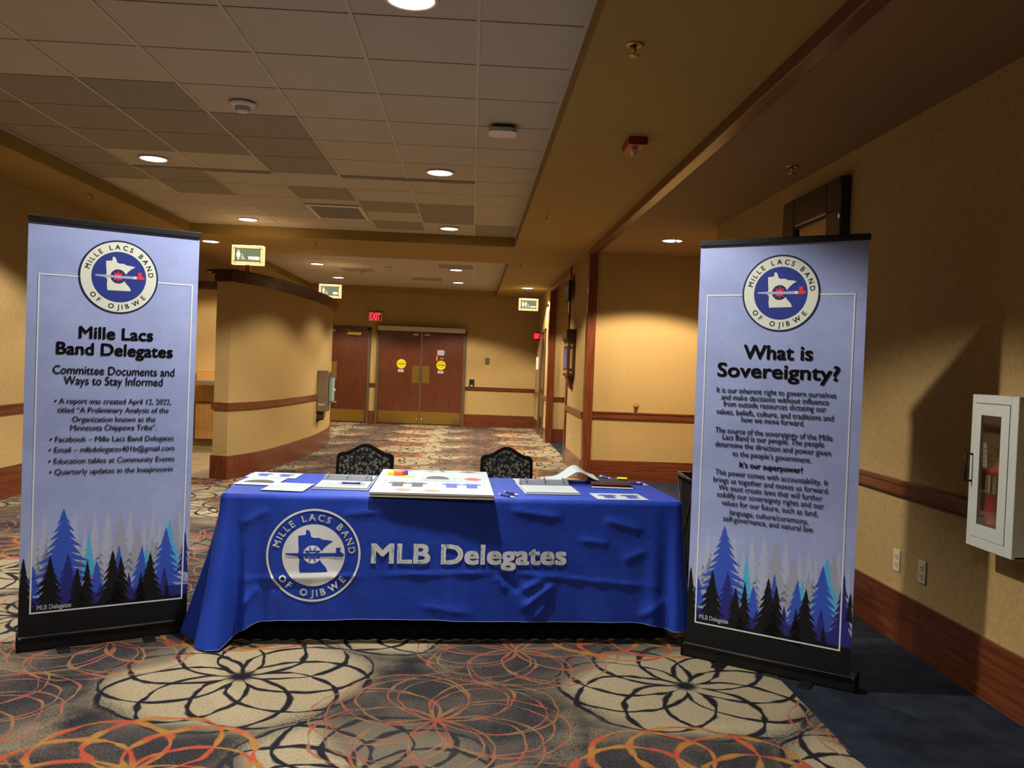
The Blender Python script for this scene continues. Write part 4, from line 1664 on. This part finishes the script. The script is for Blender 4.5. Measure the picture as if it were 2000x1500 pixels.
def tee(P, cx, cy_, w_, h_, m):
    P.poly([(cx - .18 * w_, cy_ + .5 * h_), (cx - .08 * w_, cy_ + .44 * h_), (cx + .08 * w_, cy_ + .44 * h_), (cx + .18 * w_, cy_ + .5 * h_), (cx + .5 * w_, cy_ + .28 * h_), (cx + .42 * w_, cy_ + .08 * h_), (cx + .27 * w_, cy_ + .18 * h_), (cx + .27 * w_, cy_ - .5 * h_), (cx - .27 * w_, cy_ - .5 * h_), (cx - .27 * w_, cy_ + .18 * h_), (cx - .42 * w_, cy_ + .08 * h_), (cx - .5 * w_, cy_ + .28 * h_)], m)


def dome(P, cx, cy_, w_, h_, m):
    pts = [(cx - w_ / 2, cy_)]
    for i in range(13):
        a = PI - PI * i / 12
        pts.append((cx + w_ / 2 * math.cos(a), cy_ + h_ * math.sin(a) ** .8))
    P.poly(pts, m)


def paper_sheet(label, x, y, rot, w_, h_, art=None, z=TZ + .0035, curl=0.0):
    mats = ['paper']
    mb_ = MB()
    N = 8
    vs, fs = [], []

    def zc(u, v):
        return curl * (max(0, v / (h_ / 2)) ** 2)
    for i in range(N + 1):
        for j in range(N + 1):
            u, v = -w_ / 2 + w_ * i / N, -h_ / 2 + h_ * j / N
            vs.append((u, v, zc(u, v)))
    for i in range(N):
        for j in range(N):
            fs.append((i * (N + 1) + j, (i + 1) * (N + 1) + j, (i + 1) * (N + 1) + j + 1, i * (N + 1) + j + 1))
    mb_.add(vs, fs)
    mb_.add([(a, b2, c - .0012) for a, b2, c in vs], [tuple(reversed(f)) for f in fs])
    P = Print(mb_, lambda u, v, l: (u, v, zc(u, v) + l + .0004), mats, .0003)
    P.layer()
    if art:
        art(P)
    o = mb_.build('paper_sheet', mats)
    o.location = tw(x, y, z)
    o.rotation_euler = (0, 0, TH + math.radians(rot))
    return tag(o, label, 'paper', 'papers on the table')


paper_sheet('white sheet with two blue shirts at the back left corner of the table', -1.03, .285, -6, .285, .216, lambda P: (tee(P, -.06, 0, .10, .11, 'shirt_blue'), tee(P, .065, 0, .10, .11, 'shirt_blue')))
paper_sheet('white sheet with a dark dome shape at the left end of the table', -1.065, .02, -8, .216, .279, lambda P: (dome(P, 0, -.06, .165, .11, 'shirt_dark'),), z=TZ + .005)
paper_sheet('blank white sheet between the dome sheet and the left binder', -.893, -.175, -7, .216, .279, None, z=TZ + .006)
paper_sheet('white sheet with two blue shirts near the front right corner of the table', .868, -.275, 1, .279, .216, lambda P: (tee(P, -.055, .0, .11, .13, 'shirt_blue'), tee(P, .07, .0, .11, .13, 'shirt_blue')))


def ringbinder(name_label, x, y, rot, near_d, far_d, w_, pages_far=True):
    r = thing('ring_binder', name_label, 'binder', tw(x, y, TZ + .002), TH + math.radians(rot), 'open ring binders on the table')
    SP = .05
    bevel(MB().box(-w_ / 2 - .008, w_ / 2 + .008, -near_d - .012, -SP, 0, .004).build('front_cover', 'binder_white', r), .001)
    bevel(MB().box(-w_ / 2 - .008, w_ / 2 + .008, SP, far_d + .012, 0, .004).build('back_cover', 'binder_white', r), .001)
    MB().box(-w_ / 2 - .008, w_ / 2 + .008, -SP, SP, 0, .003).build('spine', 'binder_white', r)
    b_ = MB().prism([(-.042, .003), (-.038, .014), (.0, .032), (.036, .036), (.042, .003)], -w_ / 2 + .006, w_ / 2 - .006, 'x')
    fixn(b_.build('ring_plate', 'ring_grey', r))
    for k in (-.107, 0, .107):
        pts = [(k, .030 * math.cos(t), .014 + .036 * math.sin(t)) for t in [PI * i / 12 for i in range(13)]]
        MB().tube(pts, .003, 6).build('ring', 'chrome', r)

    def stack(y0, y1, zt, lines):
        mats = ['paper', 'print_grey']
        mb_ = MB()
        n = 5
        for i in range(n):
            dx = .002 * math.sin(i * 2.1)
            mb_.box(-w_ / 2 + dx, w_ / 2 + dx, min(y0, y1), max(y0, y1) + .001 * i, .004 + (zt - .004) * i / n, .004 + (zt - .004) * (i + .8) / n)
        if lines:
            P = Print(mb_, lambda u, v, l: (u, v, zt - .004 * .2 + l), mats, .0006)
            P.k = 1
            for q in range(9):
                P.rect(-w_ / 2 + .02, w_ / 2 - .02 - .03 * (q % 3), y0 - .03 - q * .025, y0 - .026 - q * .025, 'print_grey')
        return mb_.build('page_block', mats, r)
    stack(-.046, -near_d, .012, True)
    if pages_far:
        stack(.046, far_d, .012, False)
    return r


ringbinder('open white ring binder with a violet pen lying on it, left of the poster board', -.600, .085, -4, .30, .19, .275)
rb = ringbinder('open white ring binder with flipped pages, right of the poster board', .515, .065, 0, .30, .12, .29, False)


def flat_pen(label, x, y, rot, col='pen_violet', z=TZ + .0075, L=.135):
    r = thing('pen', label, 'pen', tw(x, y, z), TH + math.radians(rot), 'pens on the table')
    MB().lathe([(.0045, -L / 2 + .02), (.0052, -L / 2 + .022), (.0052, L / 2 - .03), (.0048, L / 2 - .03)], 12, axis='x').build('barrel', col, r)
    MB().lathe([(.001, -L / 2), (.0032, -L / 2 + .012), (.0048, -L / 2 + .021)], 12, axis='x').build('tip', 'white', r)
    MB().lathe([(.0048, L / 2 - .03), (.005, L / 2 - .012), (.0025, L / 2 - .01), (.0025, L / 2)], 12, axis='x').build('cap', 'white', r)
    MB().box(L / 2 - .05, L / 2 - .014, -.0015, .0015, .0055, .0075).build('clip', 'chrome', r)
    return r


flat_pen('violet pen lying on the pages of the left ring binder', -.565, -.12, -8, z=TZ + .0235, L=.15)
flat_pen('violet pen with white ends, front one of two beside the poster board', .247, -.345, -58)
flat_pen('dark pen with a clip, back one of two beside the poster board', .283, -.255, -62, 'folder_dark')

# poster board, overhanging the front edge
r = thing('poster_board', 'big white poster board with shirt pictures overhanging the front of the table', 'poster board', tw(-.122, .018, TZ + .002), TH + math.radians(-3.0))
BW, BD = .632, .93
mb_ = MB()
for i in range(4):
    mb_.box(-BW / 2 + .002 * (i % 2), BW / 2 - .001 * i, -BD / 2 + .003 * ((i * 7) % 3), BD / 2, .005 * i, .005 * i + .0042, 1)
mb_.box(-BW / 2, BW / 2, -BD / 2, BD / 2, .0201, .0245, 0)
mats = ['paper', 'card_edge']
P = Print(mb_, sheet_fn(.0246), mats, .0003)
P.layer()


def frame_rect(P, u0, u1, v0, v1, m, t=.002):
    P.rect(u0, u1, v0, v0 + t, m)
    P.rect(u0, u1, v1 - t, v1, m)
    P.rect(u0, u0 + t, v0 + t, v1 - t, m)
    P.rect(u1 - t, u1, v0 + t, v1 - t, m)


dome(P, .02, .075, .135, .13, 'shirt_dark')
frame_rect(P, -.065, .12, .03, .255, 'print_line')
for q in range(11):
    P.rect(-.055 + q * .017, -.045 + q * .017, -.01, .006, 'print_line')
frame_rect(P, -.265, -.02, -.30, -.05, 'print_line')
frame_rect(P, .015, .28, -.30, -.05, 'print_line')
for cx in (-.19, -.085):
    tee(P, cx, -.165, .11, .17, 'shirt_dark')
for cx in (.10, .21):
    tee(P, cx, -.165, .11, .17, 'shirt_blue')
P.rect(.03, .27, -.025, -.02, 'print_grey')
P.poly([(.17, .12), (.19, .06), (.24, .04), (.275, .10), (.25, .15), (.21, .17)], 'print_red')
P.poly(P.circ(-.15, -.365, .045, 20), 'print_salmon')
P.poly(P.circ(.0, -.375, .045, 20), 'print_salmon')
for (ua, ub, va) in ((-.25, -.12, .42), (.02, .07, .425), (.14, .27, .42)):
    P.poly([(ua, va), ((ua + ub) / 2, va - .03), (ub, va), ((ua + ub) / 2, va + .022)], 'shirt_dark')
P.poly([(-.05, .40), (-.02, .37), (.01, .395), (-.02, .42)], 'print_red')
P.rect(-.29, .29, .385, .390, 'print_line')
bo = mb_.build('board', mats, r)

r = thing('sticky_note_stack', 'small stack of orange, yellow and violet sticky notes on the poster board', 'sticky notes', tw(-.325, .255, TZ + .0275), TH + math.radians(8))
for nm, c, a in (('yellow_pad', 'sticky_yellow', (-.055, -.02, -.035, .035, 0, .018)), ('orange_pad', 'sticky_orange', (-.025, .022, -.05, .025, 0, .022)), ('pink_pad', 'sticky_pink', (.024, .042, -.035, .035, 0, .022)), ('violet_pad', 'sticky_violet', (.036 + .008, .058, -.02, .045, 0, .024))):
    bevel(MB().box(*a).build(nm, c, r), .001)
MB().box(.0, .085, -.11, -.07, 0, .0015).build('loose_note', 'sticky_yellow', r)

# loose pages behind / flipped over the right binder
paper_sheet('white sheet sticking out behind the right ring binder', .50, .245, 1, .27, .19, lambda P: (P.rect(-.11, -.105, -.06, .06, 'print_grey'),), z=TZ + .0022 + .005)
mb_ = MB()
vs, fs = [], []
NU = 20
for i in range(NU + 1):
    t = i / NU
    x = -.16 + .34 * t
    z = .010 + .055 * math.exp(-((t - .62) / .22) ** 2) + .012 * t
    for (y, k) in ((-.10 + .02 * t, 0), (.13 + .06 * t, 1)):
        vs.append((x + .02 * k, y, z + .012 * k * math.exp(-((t - .6) / .25) ** 2)))
for i in range(NU):
    fs.append((2 * i, 2 * i + 2, 2 * i + 3, 2 * i + 1))
mb_.add(vs, fs, 0, True)
mb_.add([(a, b2, c - .002) for a, b2, c in vs], [tuple(reversed(f)) for f in fs], 0, True)
o = mb_.build('flipped_pages', 'paper', None)
o.location = tw(.685, .255, TZ + .004)
o.rotation_euler = (0, 0, TH)
tag(o, 'white pages curling up between the right binder and the dark folder', 'paper')

r = thing('folder', 'dark folder with a red edge near the back right of the table', 'folder', tw(.935, .235, TZ + .003), TH + math.radians(-6))
bevel(MB().box(-.12, .12, -.15, .15, .0, .004).box(-.118, .118, -.148, .148, .018, .022).build('cover', 'folder_dark', r), .001)
MB().box(-.112, .112, -.142, .142, .004, .018).build('page_block', 'shirt_dark', r)
MB().box(-.119, .12, -.149, -.143, .013, .0185).build('red_edge', 'folder_red', r)
MB().box(.0, .05, .03, .05, .0222, .0228).build('cover_mark', 'shirt_blue', r)
o = MB().box(-.12, .12, -.02, .02, 0, .0012).build('paper_sheet', 'paper')
o.location = tw(.915, .055, TZ + .0035)
o.rotation_euler = (0, 0, TH + math.radians(-7))
tag(o, 'strip of white paper poking out under the dark folder', 'paper', 'papers on the table')
flat_pen('blue pen lying on the dark folder', .93, .31, 112, 'shirt_blue', z=TZ + .0315, L=.12)
flat_pen('violet pen with white cap right of the dark folder, back one', 1.095, .30, -50, z=TZ + .0075, L=.14)
flat_pen('violet pen right of the dark folder, front one', 1.11, .225, -42, 'folder_dark', z=TZ + .0075, L=.14)
r = thing('sticky_tabs', 'pale yellow sticky tabs at the corner of the dark folder', 'sticky notes', tw(1.035, .30, TZ + .027), TH + math.radians(-20))
MB().box(-.03, .03, -.04, .03, 0, .004).build('tab_pad', 'sticky_yellow', r)
MB().box(-.02, .035, -.055, -.02, .004, .006).build('loose_tab', 'sticky_yellow', r)


# ------------------------------------------------------------------ banquet chairs
def chair_fabric():
    m = mat('chair_fabric', (12, 12, 13), rough=0.8, spec=0.2)
    t = NT(m)
    vo = t.n('ShaderNodeTexVoronoi', feature='F1')
    t.put(vo.inputs['Vector'], t.obj())
    vo.inputs['Scale'].default_value = 42.0
    vo.inputs['Randomness'].default_value = 0.85
    v2 = t.n('ShaderNodeTexVoronoi', feature='F1')
    t.put(v2.inputs['Vector'], t.scale(t.obj(), (1.0, 1.0, 1.6)))
    v2.inputs['Scale'].default_value = 64.0
    l1 = t.m('SUBTRACT', 1.0, t.step(vo.outputs['Distance'], .36, .44))
    l2 = t.m('SUBTRACT', 1.0, t.step(v2.outputs['Distance'], .26, .34))
    cut = t.step(v2.outputs['Distance'], .12, .2)
    f = t.m('MAXIMUM', t.m('MULTIPLY', l1, cut), l2)
    t.put(t.out.inputs['Base Color'], t.mix(f, lin(10, 10, 11), lin(92, 88, 78)))
    return m


M['chair_fabric'] = chair_fabric()


def crown(hw, z0, zs, zt, n=8):
    """closed outline of a chair back with a raised crown, half width hw"""
    pts = [(hw * .94, z0), (hw, z0 + .10), (hw, zs - .045)]
    for i in range(1, n + 1):
        a = PI / 2 * i / n
        pts.append((hw - .035 + .035 * math.cos(a), zs - .045 + .035 * math.sin(a)))
    w1 = hw - .035
    for i in range(1, 13):
        t = i / 12
        pts.append((w1 * (1 - t), zs - .010 + (zt - zs + .010) * (.5 - .5 * math.cos(PI * t))))
    left = [(-x, z) for x, z in reversed(pts[:-1])]
    return pts + left


def banquet_chair(loc, label, hw):
    r = thing('banquet_chair', label, 'chair', loc, 0, 'banquet chairs behind the table')

    def slab(outline, y0, y1, puff=0.0):
        b_ = MB().prism(outline, y0, y1, 'y')
        b_.v = [(x, y + (z - .45) * .16, z) for x, y, z in b_.v]
        return b_
    bevel(fixn(slab(crown(hw, .46, .835, .884), -.016, .016).build('back_frame', 'black_gloss', r)), .008, 3)
    bevel(fixn(slab(crown(hw - .022, .485, .815, .862), -.034, -.012).build('back_pad', 'chair_fabric', r)), .009, 3)
    bevel(fixn(MB().rbox(-.21, .21, -.45, -.02, .43, .50, .05, 'z').build('seat', 'chair_fabric', r)), .018, 3)
    fixn(MB().rbox(-.20, .20, -.44, -.03, .405, .43, .04, 'z').build('seat_frame', 'black', r))
    for sx in (-.18, .18):
        MB().tube([(sx, -.42, .42), (sx * 1.05, -.45, 0)], .012).build('leg', 'black', r)
        MB().tube([(sx * .95, .0, .50), (sx * .98, -.02, .40), (sx * 1.05, .07, 0)], .012).build('leg', 'black', r)
    return r


banquet_chair((-.684, 5.72, 0), 'black patterned banquet chair behind the table, left one', .190)
banquet_chair((.266, 5.84, 0), 'black patterned banquet chair behind the table, right one', .180)

# ------------------------------------------------------------------ collapsible bin by the right end of the table
mono('bin_metal', (52, 49, 45), rough=0.4, metal=0.6)
r = thing('collapsible_bin', 'black collapsible bin with crossed metal legs between the table and right banner', 'bin', (1.665, 5.62, 0), 0)
b = MB()
W_, Z1, TP = .20, .74, .17
vs = [(-W_, -W_, Z1), (W_, -W_, Z1), (W_, W_, Z1), (-W_, W_, Z1), (-TP, -TP, .02), (TP, -TP, .02), (TP, TP, .02), (-TP, TP, .02)]
b.add(vs, ((0, 4, 5, 1), (1, 5, 6, 2), (2, 6, 7, 3), (3, 7, 4, 0), (4, 7, 6, 5)))
b.build('bag', 'black_matte', r)
b = MB().tube([(-W_ - .02, -W_ - .02, Z1 + .01), (W_ + .02, -W_ - .02, Z1 + .01), (W_ + .02, W_ + .02, Z1 + .01), (-W_ - .02, W_ + .02, Z1 + .01), (-W_ - .02, -W_ - .02, Z1 + .01)], .011)
b.build('rim', 'bin_metal', r)
for (ax, s1) in ((0, -1), (0, 1), (1, -1), (1, 1)):
    for sg in (-1, 1):
        p0 = (sg * (W_ + .02), s1 * (W_ + .02), Z1 + .01)
        p1 = (-sg * (W_ - .0), s1 * (W_ + .012), .012)
        if ax:
            p0, p1 = (p0[1], p0[0], p0[2]), (p1[1], p1[0], p1[2])
        MB().tube([p0, p1], .007).build('cross_leg', 'bin_metal', r)
MB().lathe([(.014, -.01), (.014, .01)], 10, (0, -W_ - .02, .38), 'y').build('pivot', 'bin_metal', r)
